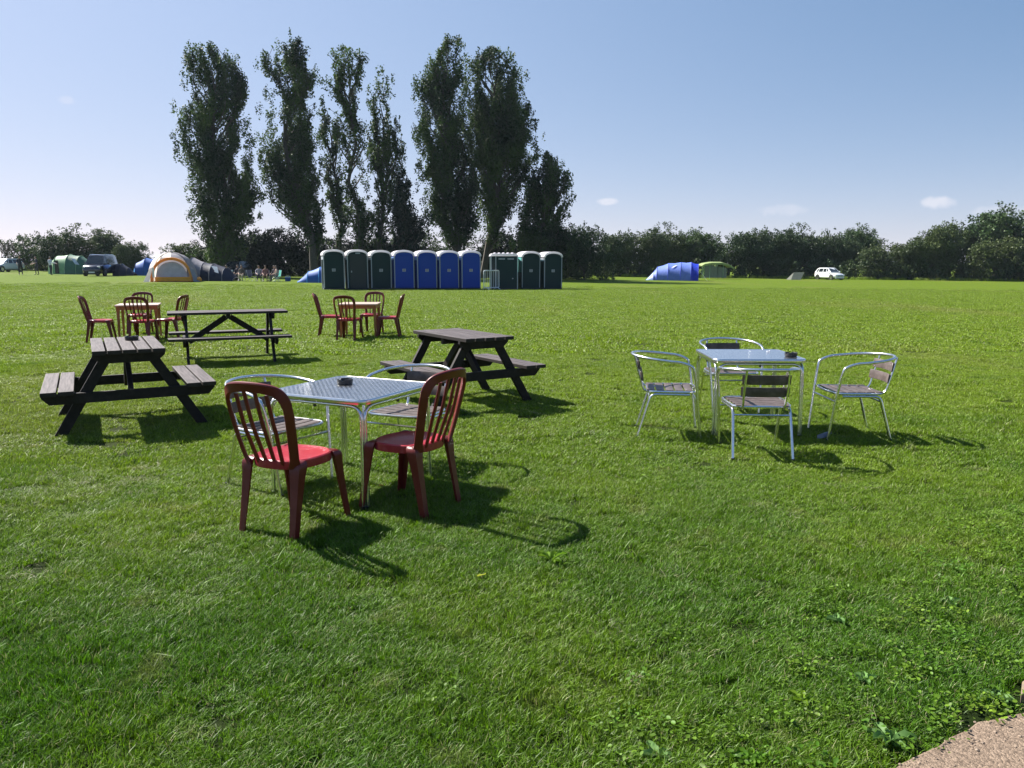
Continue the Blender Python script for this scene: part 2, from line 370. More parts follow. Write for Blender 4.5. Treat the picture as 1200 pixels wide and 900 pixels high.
# ------------------------------------------------------------------ terrain
def sstep(a, b, x):
    t = min(1, max(0, (x - a) / (b - a))); return t * t * (3 - 2 * t)
def T(x, y):
    return sstep(25, 75, y) * (-.15 - .0118 * max(-80, min(75, x)))
def axis(stops):
    o = []
    for a, b, n in stops: o += list(np.linspace(a, b, n, endpoint=False))
    o.append(stops[-1][1]); return o
gx = axis([(-2500, -150, 8), (-150, 150, 60), (150, 2500, 8)]); gy = axis([(-800, -20, 4), (-20, 20, 8), (20, 120, 40), (120, 3500, 10)])
V = np.array([(x, y, T(x, y)) for y in gy for x in gx]); nx = len(gx)
Q = np.array([(j * nx + i, j * nx + i + 1, (j + 1) * nx + i + 1, (j + 1) * nx + i) for j in range(len(gy) - 1) for i in range(nx - 1)])
me = np_mesh('ground', V, Q, M['ground']); g = link(bpy.data.objects.new('ground', me)); tag(g, kind='structure')

# path in the corner: an uneven concrete slab edge with a broken step beyond it
edge = [(.7, 1.70), (.95, 1.95), (1.19, 2.15), (1.29, 2.205), (1.35, 2.235), (1.42, 2.285), (1.50, 2.325), (1.56, 2.37), (1.63, 2.385), (1.70, 2.41), (1.78, 2.43), (1.95, 2.47), (2.3, 2.6), (3.2, 3.0), (8.0, 4.9)]
def slab(name, pts, z0, z1, m):
    n = len(pts); mb = MB(); mb.add([(x, y, z0) for x, y in pts] + [(x, y, z1) for x, y in pts], [tuple(range(n))[::-1], tuple(range(n, 2 * n))] + [(i, (i + 1) % n, n + (i + 1) % n, n + i) for i in range(n)])
    return mb.build(name, m, None, sm=False, bevel=.006)
tag(slab('path', edge + [(8.0, -1.0), (.7, -1.0)], -.05, .022, M['conc']), kind='structure')
M['edgestone'] = mat('pale kerb stone', (.20, .15, .08), .9, noise=(20, (.12, .11, .10), .4, .7), bump=(40, .6, .004))
tag(slab('path_edging', [(1.80, 2.515), (1.86, 2.60), (1.95, 2.655), (2.3, 2.76), (2.36, 2.70), (2.0, 2.545)], -.05, .035, M['edgestone']), kind='structure')
pg = random.Random(9); pm_ = MB()
for i in range(1900):
    x = 1.1 + 2.0 * pg.random(); y = 1.9 + 1.0 * pg.random(); e_ = float(np.interp(x, [q[0] for q in edge], [q[1] for q in edge]))
    if y > e_ + .015: continue
    if y < e_ - .10 and pg.random() < .45: continue
    r = pg.choice((.0018, .0022, .003, .0038, .0055)) * pg.uniform(.7, 1.3); z = .022 if y < e_ - .004 else .010
    pm_.loft([[Vector((x + r * a * cos(q * 1.257 + i) * pg.uniform(.8, 1.2), y + r * a * sin(q * 1.257 + i), z + b * r)) for q in range(5)] for a, b in ((.8, -.1), (1, .3), (.55, .75))])
gq = pm_.build('grit', mat('pale grit', (.30, .23, .17), .9, noise=(60, (.12, .09, .07), .4, .6)), None, False); tag(gq, 'loose grit and small stones on the concrete path corner', 'grit', kind='stuff')
def on_path(x, y):
    ey = np.interp(x, [e[0] for e in edge], [e[1] for e in edge]); return ((x > .9) & (y < ey + .012)) | ((x > 1.80) & (x < 2.36) & (y < 2.62 + (x - 1.8) * .26))

# ------------------------------------------------------------------ grass
rs = np.random.RandomState(3)
def blades(n, radius, h0, h1, w, seg, clump=0, lean=.5):
    """n curved tapering blades in a disc: strips of quads closing to a narrow tip"""
    r = radius * np.sqrt(rs.rand(n)); a = rs.rand(n) * 2 * pi; x = r * np.cos(a); y = r * np.sin(a)
    h = h0 + (h1 - h0) * rs.beta(2, 3, n); d = rs.rand(n) * 2 * pi; ln = lean * (.25 + rs.rand(n) ** 1.5 * 1.3) * h
    ww = w * (.6 + .8 * rs.rand(n)); fa = d + pi / 2 + rs.randn(n) * .6
    V = []; 
    for k in range(seg + 1):
        t = k / seg; wd = ww * (1 - t ** 2 * .85) / 2
        cx = x + np.cos(d) * ln * t * t; cy = y + np.sin(d) * ln * t * t; cz = h * t * (1 - .25 * t * lean) - .004
        for s_ in (-1, 1): V.append(np.stack([cx + np.cos(fa) * wd * s_, cy + np.sin(fa) * wd * s_, cz], 1))
    V = np.stack(V, 1); nv = V.shape[1]; base = np.arange(n)[:, None] * nv
    Q = np.concatenate([base + np.array([[2 * k, 2 * k + 1, 2 * k + 3, 2 * k + 2]]) for k in range(seg)], 0)
    return V.reshape(-1, 3), Q
def tuft_collection(name, specs, m):
    c = bpy.data.collections.new(name)
    for sp in specs:
        V, Q = sp; me = np_mesh(name, V, Q, m); o = bpy.data.objects.new(name + '_source', me); c.objects.link(o)
    return c
def scatter(name, pts, rot, scl, coll):
    """one object: a point mesh whose points carry turned and scaled tufts"""
    me = bpy.data.meshes.new(name); me.vertices.add(len(pts)); me.vertices.foreach_set('co', pts.astype(np.float32).ravel())
    a = me.attributes.new('rot', 'FLOAT_VECTOR', 'POINT'); a.data.foreach_set('vector', rot.astype(np.float32).ravel())
    a = me.attributes.new('scl', 'FLOAT_VECTOR', 'POINT'); a.data.foreach_set('vector', scl.astype(np.float32).ravel())
    o = link(bpy.data.objects.new(name, me)); ng = bpy.data.node_groups.new(name, 'GeometryNodeTree')
    ng.interface.new_socket('Geometry', in_out='INPUT', socket_type='NodeSocketGeometry'); ng.interface.new_socket('Geometry', in_out='OUTPUT', socket_type='NodeSocketGeometry')
    n = ng.nodes.new; i = n('NodeGroupInput'); u = n('NodeGroupOutput'); ip = n('GeometryNodeInstanceOnPoints'); ci = n('GeometryNodeCollectionInfo')
    ci.inputs['Collection'].default_value = coll; ci.inputs['Separate Children'].default_value = True; ci.inputs['Reset Children'].default_value = True
    ip.inputs['Pick Instance'].default_value = True
    r = n('GeometryNodeInputNamedAttribute'); r.data_type = 'FLOAT_VECTOR'; r.inputs['Name'].default_value = 'rot'
    s_ = n('GeometryNodeInputNamedAttribute'); s_.data_type = 'FLOAT_VECTOR'; s_.inputs['Name'].default_value = 'scl'
    L = ng.links.new; L(i.outputs[0], ip.inputs['Points']); L(ci.outputs[0], ip.inputs['Instance']); L(r.outputs['Attribute'], ip.inputs['Rotation']); L(s_.outputs['Attribute'], ip.inputs['Scale']); L(ip.outputs[0], u.inputs[0])
    o.modifiers.new('scatter', 'NODES').node_group = ng
    tag(o, kind='stuff'); return o
def vnoise(x, y, sc, seed):
    r = np.random.RandomState(seed); G_ = r.rand(64, 64); X = (x / sc) % 64; Y = (y / sc) % 64; i = X.astype(int); j = Y.astype(int); fx = X - i; fy = Y - j; fx = fx * fx * (3 - 2 * fx); fy = fy * fy * (3 - 2 * fy)
    i1 = (i + 1) % 64; j1 = (j + 1) % 64
    return (G_[i % 64, j % 64] * (1 - fx) + G_[i1, j % 64] * fx) * (1 - fy) + (G_[i % 64, j1] * (1 - fx) + G_[i1, j1] * fx) * fy
def lawn_points(y0, y1, dens, margin=.6, rad=0):
    hw = .70 * y1 + margin; n = int((y1 - y0) * 2 * hw * dens)
    x = (rs.rand(n) * 2 - 1) * hw; y = y0 + rs.rand(n) * (y1 - y0); k = np.abs(x) < .70 * y + margin; x, y = x[k], y[k]
    # keep off the concrete
    k = ~on_path(x, y - rad) & ~on_path(x + rad, y); return x[k], y[k]
def lay(name, y0, y1, dens, coll, hs, label, rad=0, tilt=.10, margin=.6):
    x, y = lawn_points(y0, y1, dens, margin, rad)
    if y1 > 30: k = rs.rand(len(x)) < np.clip((y1 - y) / (y1 * .5), 0, 1) ** .8; x, y = x[k], y[k]
    n = len(x)
    z = np.array([T(a, b) for a, b in zip(x, y)]) if y1 > 25 else np.zeros(n)
    hn = .55 + .55 * vnoise(x, y, .9, 5) + .5 * vnoise(x, y, .28, 6) * (y < 12)
    hole = np.clip((vnoise(x + 9, y, .42, 8) - .80) * 3, 0, .4)
    s = (.9 + .25 * rs.rand(n)); sc = np.stack([s, s, s * hs * hn * (1 - hole)], 1)
    rot = np.stack([rs.randn(n) * tilt, rs.randn(n) * tilt, rs.rand(n) * 6.28], 1)
    o = scatter(name, np.stack([x, y, z], 1), rot, sc, coll); tag(o, label, 'grass'); return o
near = tuft_collection('near_grass', [blades(330, .080, .011, .046, .0031, 3, lean=.8) for _ in range(5)], M['blade'])
mid = tuft_collection('mid_grass', [blades(1150, .20, .015, .044, .0052, 2, lean=.75) for _ in range(4)], M['blade'])
far = tuft_collection('far_grass', [blades(1300, .60, .028, .065, .016, 2, lean=.6) for _ in range(3)], M['blade'])
lay('grass', 1.7, 5.6, 250, near, 1.0, 'green grass nearest the camera, in front of the metal table', rad=.05, margin=1.1)
lay('grass', 5.5, 13.2, 34, mid, 1.0, 'grass around the metal tables and the nearer picnic tables', tilt=.05, margin=2)
lay('grass', 13, 56, 4.6, far, .9, 'short grass between the picnic tables and the portable toilets', tilt=.02, margin=3)
# longer loose blades and dry stalks
longer = tuft_collection('long_blades', [blades(22, .06, .04, .085, .0036, 4, lean=1.0) for _ in range(4)], M['blade'])
x, y = lawn_points(1.8, 9, 26); k = vnoise(x, y, .5, 11) > .66; x, y = x[k], y[k]; n = len(x)
o = scatter('grass', np.stack([x, y, np.zeros(n)], 1), np.stack([rs.randn(n) * .25, rs.randn(n) * .25, rs.rand(n) * 6.28], 1), (.7 + .45 * rs.rand(n, 1)) * np.ones((n, 3)), longer)
tag(o, 'longer loose grass blades tufted through the near lawn', 'grass')
# pale dry grass lying flat
M['dry'] = foliage('dry grass', (.33, .32, .19), (.20, .23, .10), 3, .3)
drys = tuft_collection('dry_blades', [blades(46, .09, .015, .045, .003, 3, lean=1.5) for _ in range(3)], M['dry'])
x, y = lawn_points(1.8, 9, 40)
d1 = np.exp(-(((x + 2.75) / .75) ** 2 + ((y - 5.15) / .42) ** 2)); d2 = np.exp(-(((x - .1) / 1.0) ** 2 + ((y - 2.55) / .35) ** 2)) * .5
pr = .035 + 1.5 * d1 + .45 * d2 + .5 * np.clip(vnoise(x, y, .33, 21) - .80, 0, 1); k = rs.rand(len(x)) < pr * .6; x, y = x[k], y[k]; n = len(x)
o = scatter('dry_grass', np.stack([x, y, np.full(n, .012)], 1), np.stack([rs.randn(n) * .2, rs.randn(n) * .2, rs.rand(n) * 6.28], 1), (.7 + .5 * rs.rand(n, 1)) * np.ones((n, 3)), drys)
tag(o, 'pale dry grass in worn patches of the near lawn', 'dry grass')
# ground cover of small round leaves beside the path
def leaflets(n, radius, h0, h1, size):
    r = radius * np.sqrt(rs.rand(n)); a = rs.rand(n) * 2 * pi; c = np.stack([r * np.cos(a), r * np.sin(a), h0 + (h1 - h0) * rs.rand(n)], 1)
    th = rs.rand(n) * 2 * pi; tl = rs.rand(n) * .7; ta = rs.rand(n) * 2 * pi; s = size * (.6 + .8 * rs.rand(n)); V = []
    nrm = np.stack([np.sin(tl) * np.cos(ta), np.sin(tl) * np.sin(ta), np.cos(tl)], 1); u = np.stack([np.cos(th), np.sin(th), np.zeros(n)], 1); u -= nrm * (u * nrm).sum(1, keepdims=True); u /= np.linalg.norm(u, axis=1, keepdims=True); w = np.cross(nrm, u)
    for p, q, e in ((-1, 0, 0), (-.45, .62, .12), (.35, .62, .12), (1, 0, -.05), (.35, -.62, .12), (-.45, -.62, .12)):
        V.append(c + (u * p + w * q + nrm * e) * s[:, None] / 2)
    V = np.stack(V, 1).reshape(-1, 3); Q = np.concatenate([np.arange(n)[:, None] * 6 + np.array([[0, 1, 2, 3]]), np.arange(n)[:, None] * 6 + np.array([[0, 3, 4, 5]])], 0)
    return V, Q
cl = tuft_collection('clover_leaves', [leaflets(34, .065, .014, .056, .0145) for _ in range(4)], M['clover'])
x, y = lawn_points(1.9, 4.6, 330, rad=.0)
pr = 1 / (1 + np.exp(-((x - 1.15) * 3.4 - (y - 2.45) * 3.2 + .1))) * (.35 + .65 * vnoise(x, y, .22, 31)); k = rs.rand(len(x)) < pr * .85; x, y = x[k], y[k]; n = len(x)
o = scatter('ground_cover', np.stack([x, y, np.zeros(n)], 1), np.stack([rs.randn(n) * .12, rs.randn(n) * .12, rs.rand(n) * 6.28], 1), (.45 + .75 * rs.rand(n, 1)) * np.ones((n, 3)), cl)
tag(o, 'low clover and small round leaved weeds spreading beside the concrete path', 'ground cover')

exec_marker = 0

# ------------------------------------------------------------------ red stacking chair
def make_red_chair():
    root = empty('plastic_chair')
    z0 = .44
    # seat: rounded dish with a skirt
    mb = MB(); n = 28; rings = []
    for rr, z in ((.10, -.012), (.55, -.010), (.85, -.003), (.96, .006), (1.0, .000), (1.01, -.022), (1.0, -.045), (.95, -.046), (.90, -.020), (.10, -.020)):
        ring = []
        for k in range(n):
            a = 2 * pi * k / n; c, s_ = cos(a), sin(a); e = 2.6
            q = (abs(c) ** e + abs(s_) ** e) ** (-1 / e)
            w = .205 * (1 - .07 * (s_ < 0) * abs(s_)); ring.append(Vector((q * c * w * rr, q * s_ * .205 * rr, z0 + z - .006 * (s_ > 0) * s_ * rr)))
        rings.append(ring)
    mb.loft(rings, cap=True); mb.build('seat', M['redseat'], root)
    # legs: angled section with a ridge at the outer corner
    for sx in (-1, 1):
        for sy in (-1, 1):
            top = Vector((sx * .165, sy * .155, z0 - .004)); bot = Vector((sx * (.178 if sy < 0 else .198), sy * (.238 if sy < 0 else .228), 0))
            mb = MB(); rings = []
            for t, hw, ins in ((-.018, .018, .014), (-.012, .030, .008), (.02, .037, .002), (.07, .038, 0), (.16, .034, 0), (.32, .029, 0), (.65, .024, 0), (1, .021, 0)):
                c = top.lerp(bot, t) - Vector((sx * ins, sy * ins, 0))
                pts = [(1.0, 1.0), (1.05, .3), (1, -.85), (.62, -.85), (.5, .5), (-.85, .62), (-.85, 1), (.3, 1.05)]
                rings.append([c + Vector((sx * a * hw, sy * b * hw, 0)) for a, b in pts])
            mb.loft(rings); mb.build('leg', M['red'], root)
    # back: arch frame and slats follow one leaning, slightly dished surface
    def B(s_, t): return Vector((s_, -.188 - .235 * t - .04 * t * t - .035 * (1 - (s_ / .2) ** 2) * min(1, t * 4), z0 - .02 + t))
    L = [(-.165, -.01), (-.178, .06), (-.190, .15), (-.200, .25), (-.205, .33), (-.196, .395), (-.160, .438), (-.085, .456), (0, .461)]
    L = L + [(-a, b) for a, b in L[-2::-1]]
    pts = smooth_path([B(*q) for q in L], 4); sd = []
    for i, p in enumerate(pts):
        tt = (pts[min(i + 1, len(pts) - 1)] - pts[max(i - 1, 0)]).normalized(); nrm = Vector((-1.05 * p.x / .2, .95, .30)).normalized(); sd.append(tt.cross(nrm))
    wl = [.052 if p.z < z0 + .33 else .058 for p in pts]; wl[0] = wl[-1] = .075; wl[1] = wl[-2] = .066; wl[2] = wl[-3] = .058
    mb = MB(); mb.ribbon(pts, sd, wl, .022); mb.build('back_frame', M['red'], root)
    for s_ in (-.105, -.037, .037, .105):
        mb = MB(); top = .44 - .02 * (s_ / .1) ** 2
        pp = [B(s_ * (.80 + .2 * min(1, k / 4)), -.012 + (top + .012) * k / 8) for k in range(9)]
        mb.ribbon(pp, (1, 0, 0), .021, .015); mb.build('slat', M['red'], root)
    return root

# ------------------------------------------------------------------ aluminium armchair with wooden slats
def make_alu_chair():
    root = empty('aluminium_chair')
    r = .0125
    hoop = []
    for k in range(13):
        a = pi * k / 12; hoop.append((.300 * cos(a) , -.045 - .300 * sin(a), .700 + .030 * sin(a)))
    arm = [(.235, .262, 0), (.262, .215, .42), (.285, .185, .615), (.290, .150, .66), (.295, .07, .688), (.300, -.0, .695)]
    path = arm + hoop + [(-q[0], q[1], q[2]) for q in arm[::-1]]
    MB().tube(smooth_path(path, 4), r, 10).build('arm_hoop', M['alu'], root)
    # seat rail loop
    zz = .418; loop = rounded([(0, -.205, zz), (.225, -.205, zz), (.248, .215, zz + .004), (.0, .235, zz + .004), (-.248, .215, zz + .004), (-.225, -.205, zz), (0, -.205, zz)], .09, 6)
    MB().tube(loop, .0105, 8).build('seat_rail', M['alu'], root)
    for sx in (-1, 1):
        MB().tube(rounded([(sx * .238, .16, .398), (sx * .222, -.17, .396), (sx * .232, -.285, 0)], .05), r, 8).build('rear_leg', M['alu'], root)
        MB().tube(rounded([(sx * .155, -.05, .405), (sx * .160, -.235, .405), (sx * .166, -.278, .56), (sx * .160, -.322, .730)], .055), .0095, 8).build('back_upright', M['alu'], root)
        for fy, fx in ((.262, .232), (-.285, .232)):
            MB().tube([(sx * fx, fy, -.002), (sx * fx, fy, .022)], .0155, 8).build('foot_cap', M['blk'], root)
    MB().tube([(-.250, .216, .352), (.250, .216, .352)], .008, 6).build('stretcher', M['alu'], root)
    MB().tube([(-.224, -.185, .348), (.224, -.185, .348)], .008, 6).build('stretcher', M['alu'], root)
    for i in range(5):
        y = -.175 + i * .083; w = .205 + .018 * i / 4
        if i == 4: w = .215
        mb = MB(); mb.ribbon([(-w, y, .428), (-w * .5, y, .424), (0, y, .4225), (w * .5, y, .424), (w, y, .428)], (0, 1, 0), .070 if i < 4 else .066, .011); mb.build('seat_slat', M['slat'], root)
    for z, y in ((.545, -.272), (.645, -.300)):
        mb = MB(); mb.ribbon([(-.185, y + .022, z), (-.10, y + .004, z), (0, y - .002, z), (.10, y + .004, z), (.185, y + .022, z)], (0, -.16, 1), .078, .011); mb.build('back_slat', M['slat'], root)
    return root

# ------------------------------------------------------------------ square bistro table
def make_metal_table(top_mat, side=.80, h=.70):
    root = empty('bistro_table'); a = side / 2; rc = .075
    def rr(z, off):
        o = []
        for cx, cy, a0 in ((1, 1, 0), (-1, 1, 90), (-1, -1, 180), (1, -1, 270)):
            for k in range(7):
                t = R(a0 + 15 * k); o.append(Vector((cx * (a - rc) + cos(t) * (rc + off), cy * (a - rc) + sin(t) * (rc + off), z)))
        return o
    MB().loft([rr(h - .006, -.012), rr(h, -.012)]).build('tabletop', top_mat, root)
    MB().loft([rr(h - .001, -.0125), rr(h + .0015, -.009), rr(h + .001, -.003), rr(h - .004, .001), rr(h - .018, .002), rr(h - .030, -.002), rr(h - .032, -.010), rr(h - .0075, -.014), rr(h - .001, -.0125)], cap=False).build('rim', M['alu'], root)
    b = a - .030
    for k in range(4):
        rot = Matrix.Rotation(k * pi / 2, 3, 'Z'); fs = b + .012; f_in = fs - .021
        path = rounded([(f_in, -fs, 0), (f_in - .004, -b, .55), (f_in - .006, -b, h - .046), (-f_in + .006, -b, h - .046), (-f_in + .004, -b, .55), (-f_in, -fs, 0)], .085, 7)
        # straight posts except for the rounded shoulders
        path = rounded([(f_in, -fs, 0), (f_in - .004, -b, h - .046), (-f_in + .004, -b, h - .046), (-f_in, -fs, 0)], .09, 8)
        MB().tube([rot @ q for q in path], .0125, 10).build('leg_frame', M['alu'], root)
        p = rot @ Vector((0, -b, h - .052)); mb = MB(); mb.box((p.x, p.y, h - .058), (.016, .016, .026)); mb.build('clip', M['blk'], root)
        for s_ in (-1, 1):
            q = rot @ Vector((s_ * f_in, -fs, 0)); MB().tube([(q.x, q.y, -.002), (q.x, q.y, .018)], .0155, 8).build('foot_cap', M['blk'], root)
    return root

# ------------------------------------------------------------------ picnic table: axes x = width across, y = length
def make_picnic(L=1.4, topz=.765, topw=.61, benchz=.43, spread=.60, n_top=5):
    root = empty('picnic_table'); th = .038; bw = topw / n_top; dk = M['dwood']
    for i in range(n_top):
        x = -topw / 2 + bw * (i + .5); mb = MB(); j = random.uniform(-.006, .006); mb.box((x, j, topz - th / 2 + random.uniform(-.0015, .0015)), (bw - .016, L, th)); mb.build('top_plank', M['top'], root, False, .004)
    for s_ in (-1, 1):
        for k in range(2):
            x = s_ * (.455 + .135 * k + .0675); mb = MB(); mb.box((x, random.uniform(-.008, .008), benchz - th / 2), (.122, L, th)); mb.build('bench_plank', M['top'], root, False, .004)
    fy = L / 2 - .14
    if L > 1.6: fy = L / 2 - .22
    for sy in (-1, 1):
        y = sy * fy
        # bearer under the top (chamfered ends)
        def board(name, quad, y0, y1):
            V = [(a, yy, c) for yy in (y0, y1) for a, c in quad]; n = len(quad)
            mb = MB(); mb.add(V, [tuple(range(n)), tuple(range(n, 2 * n))[::-1]] + [(i, (i + 1) % n, n + (i + 1) % n, n + i) for i in range(n)]); mb.build(name, dk, root, False, .003)
        t0 = topz - th
        board('top_bearer', [(-topw / 2 + .005, t0 - .001), (topw / 2 - .005, t0 - .001), (topw / 2 - .005, t0 - .03), (topw / 2 - .07, t0 - .09), (-topw / 2 + .07, t0 - .09), (-topw / 2 + .005, t0 - .03)], y - .02, y + .02)
        b0 = benchz - th
        board('seat_bearer', [(-.72, b0 - .001), (.72, b0 - .001), (.72, b0 - .03), (.66, b0 - .095), (-.66, b0 - .095), (-.72, b0 - .03)], y - .02, y + .02)
        for sx in (-1, 1):
            xt = .165; xb = spread; w = .052
            board('leg', [(sx * (xt - w), t0 - .002), (sx * (xt + w), t0 - .002), (sx * (xb + w), 0), (sx * (xb - w), 0)], y - sy * .02, y - sy * .06)
    # middle bearer and the two braces running down to the seat bearers
    V = 1
    mb = MB(); mb.box((0, 0, topz - th - .036), (topw - .12, .05, .07)); mb.build('top_bearer', dk, root, False, .003)
    for sy in (-1, 1):
        p = Vector((0, sy * .03, topz - th - .055)); q = Vector((0, sy * (fy - .065), benchz - th - .075)); d = q - p
        mb = MB(); mb.box((p + q) / 2, (.045, .085, d.length), Euler((math.atan2(-d.y, d.z), 0, 0)).to_matrix()); mb.build('brace', dk, root, False, .003)
    return root

# ------------------------------------------------------------------ tan plastic table
def make_tan_table(side=.80, h=.71):
    root = empty('plastic_table'); a = side / 2
    mb = MB(); mb.box((0, 0, h - .014), (side, side, .028)); mb.build('tabletop', M['tantop'], root, False, .008)
    for k in range(4):
        rot = Matrix.Rotation(k * pi / 2, 3, 'Z'); p = rot @ Vector((0, -a + .045, h - .065)); mb = MB(); mb.box(p, (side - .16, .018, .072) if k % 2 == 0 else (.018, side - .16, .072)); mb.build('apron', M['tan'], root, False, .003)
        q = Vector((-a + .06, -a + .06)); 
        def sq(z, w, o): return [rot @ Vector((q.x - o + sx * w, q.y - o + sy * w, z)) for sx, sy in ((-1, -1), (1, -1), (1, 1), (-1, 1))]
        MB().loft([sq(0, .017, .012), sq(h - .16, .027, .003), sq(h - .029, .036, 0)]).build('leg', M['tan'], root)
    return root

def make_ashtray():
    root = empty('ashtray')
    mb = MB(); n = 36; rings = []
    prof = [(.046, 0), (.054, .004), (.056, .030), (.055, .036), (.047, .036), (.044, .030), (.041, .010), (.02, .008), (.004, .008)]
    for r_, z in prof:
        ring = []
        for k in range(n):
            notch = 1 if (k % 12) in (0, 1) else 0
            zz = z - (.011 if notch and z > .02 else 0); ring.append(Vector((r_ * cos(2 * pi * k / n), r_ * sin(2 * pi * k / n), zz)))
        rings.append(ring)
    mb.loft(rings); mb.build('bowl', M['blk'], root)
    MB().lathe([(.038, .0105), (.02, .014), (.003, .013)], 14).build('ash', M['ash'], root)
    return root

def put(o, x, y, z=0, face=None, rz=None):
    o.location = (x, y, z)
    o.rotation_euler = (0, 0, math.atan2(face[1], face[0]) - pi / 2 if face else (rz or 0)); return o

red0 = make_red_chair(); alu0 = make_alu_chair(); ash0 = make_ashtray()
red_spots = [
 (-1.285, 4.39, (.40, .92), 'dark red plastic chair nearest the camera, left of the shiny metal table, back turned'),
 (-.65, 4.76, (-.87, .49), 'dark red slatted plastic chair seen side on, right of the near metal table'),
 (-8.05, 15.05, (.93, .30), 'small distant red plastic chair at the far left, left of its tan table, facing right'),
 (-7.18, 14.95, (-.10, .99), 'distant red plastic chair on the near side of the left tan table, back turned'),
 (-8.10, 16.75, (.15, -.98), 'distant red plastic chair behind the left tan table, its arched top showing above it'),
 (-6.85, 15.45, (-.96, .05), 'distant red plastic chair right of the left tan table, partly behind a picnic table'),
 (-3.85, 16.3, (.97, .15), 'red plastic chair left of the tan table in front of the toilets, facing right'),
 (-3.27, 15.45, (.12, .99), 'red plastic chair, back turned, at the tan table in front of the toilets'),
 (-3.07, 16.85, (-.1, -.99), 'red plastic chair behind the tan table in front of the toilets, facing the camera'),
 (-2.56, 15.95, (-.97, -.05), 'red plastic chair right of the tan table in front of the toilets, facing left')]
for i, (x, y, f, lb) in enumerate(red_spots):
    o = red0 if i == 0 else copy_tree(red0); put(o, x, y, 0, f); tag(o, lb, 'chair', 'dark red slatted plastic chairs')
alu_spots = [
 (-1.63, 5.26, (.85, -.53), 'aluminium armchair left of the near metal table, half hidden behind the near red chair'),
 (-.79, 5.78, (-.42, -.91), 'aluminium armchair behind the near metal table, facing the camera'),
 (1.99, 6.16, (.07, 1), 'aluminium armchair at the right metal table with its dark back slats to the camera'),
 (3.02, 6.78, (-1, .02), 'rightmost aluminium armchair, facing left towards the right metal table'),
 (1.43, 6.88, (.985, -.14), 'aluminium armchair on the left of the right metal table, seen side on'),
 (2.28, 7.98, (.03, -1), 'aluminium armchair behind the right metal table, its hoop showing above the tabletop')]
for i, (x, y, f, lb) in enumerate(alu_spots):
    o = alu0 if i == 0 else copy_tree(alu0); put(o, x, y, 0, f); tag(o, lb, 'chair', 'aluminium armchairs with brown slats')
t1 = make_metal_table(M['steel1'], .82); put(t1, -1.10, 5.20, rz=R(64)); tag(t1, 'square metal table with woven pattern top, between two red and two aluminium chairs', 'table', 'square metal bistro tables')
t2 = make_metal_table(M['steel2'], .82); put(t2, 2.20, 7.12, rz=R(-1)); tag(t2, 'square metal table with smooth blue grey top, among four aluminium chairs on the right', 'table', 'square metal bistro tables')
pl = make_picnic(1.38, .77); put(pl, -3.77, 7.47, rz=R(29)); tag(pl, 'dark picnic table at far left, end on, with an ashtray on its grey boards', 'picnic table', 'dark wooden picnic tables')
pm = make_picnic(1.76, .79); put(pm, -4.50, 12.2, rz=R(-67)); tag(pm, 'dark picnic table seen side on behind the left one, V shaped braces showing', 'picnic table', 'dark wooden picnic tables')
pr_ = make_picnic(1.24, .765); put(pr_, -.565, 8.57, rz=R(33.2)); tag(pr_, 'dark picnic table in the middle, set cornerwise just behind the near metal table', 'picnic table', 'dark wooden picnic tables')
k1 = make_tan_table(); put(k1, -7.62, 15.75, rz=R(20)); tag(k1, 'tan plastic table at the left behind the end on picnic table, red chairs round it', 'table', 'tan plastic tables')
k2 = copy_tree(k1); put(k2, -3.18, 16.15, rz=R(3)); tag(k2, 'tan plastic table standing in front of the toilets with four red chairs', 'table', 'tan plastic tables')
put(ash0, -1.17, 5.32, .7015, rz=.4); tag(ash0, 'round black ashtray on the woven pattern top of the near metal table', 'ashtray', 'black ashtrays')
a2 = copy_tree(ash0); put(a2, 2.53, 6.93, .7015, rz=1.3); tag(a2, 'round black ashtray at the right end of the blue grey metal table', 'ashtray', 'black ashtrays')
a3 = copy_tree(ash0); put(a3, -3.83, 7.72, .770, rz=2.2); a3.scale = (1.15, 1.15, 1.15); tag(a3, 'round black ashtray on the middle board of the left picnic table', 'ashtray', 'black ashtrays')
mb = MB(); mb.tube([(0, 0, .006), (.03, .006, .006)], .005, 8); mb.tube([(.03, .02, .006), (.04, .045, .007)], .005, 8)
o = mb.build('cigarette_end', M['white']); o.location = (2.42, 7.26, .7022); tag(o, 'small white cigarette end on the blue grey tabletop near its ashtray', 'cigarette end')

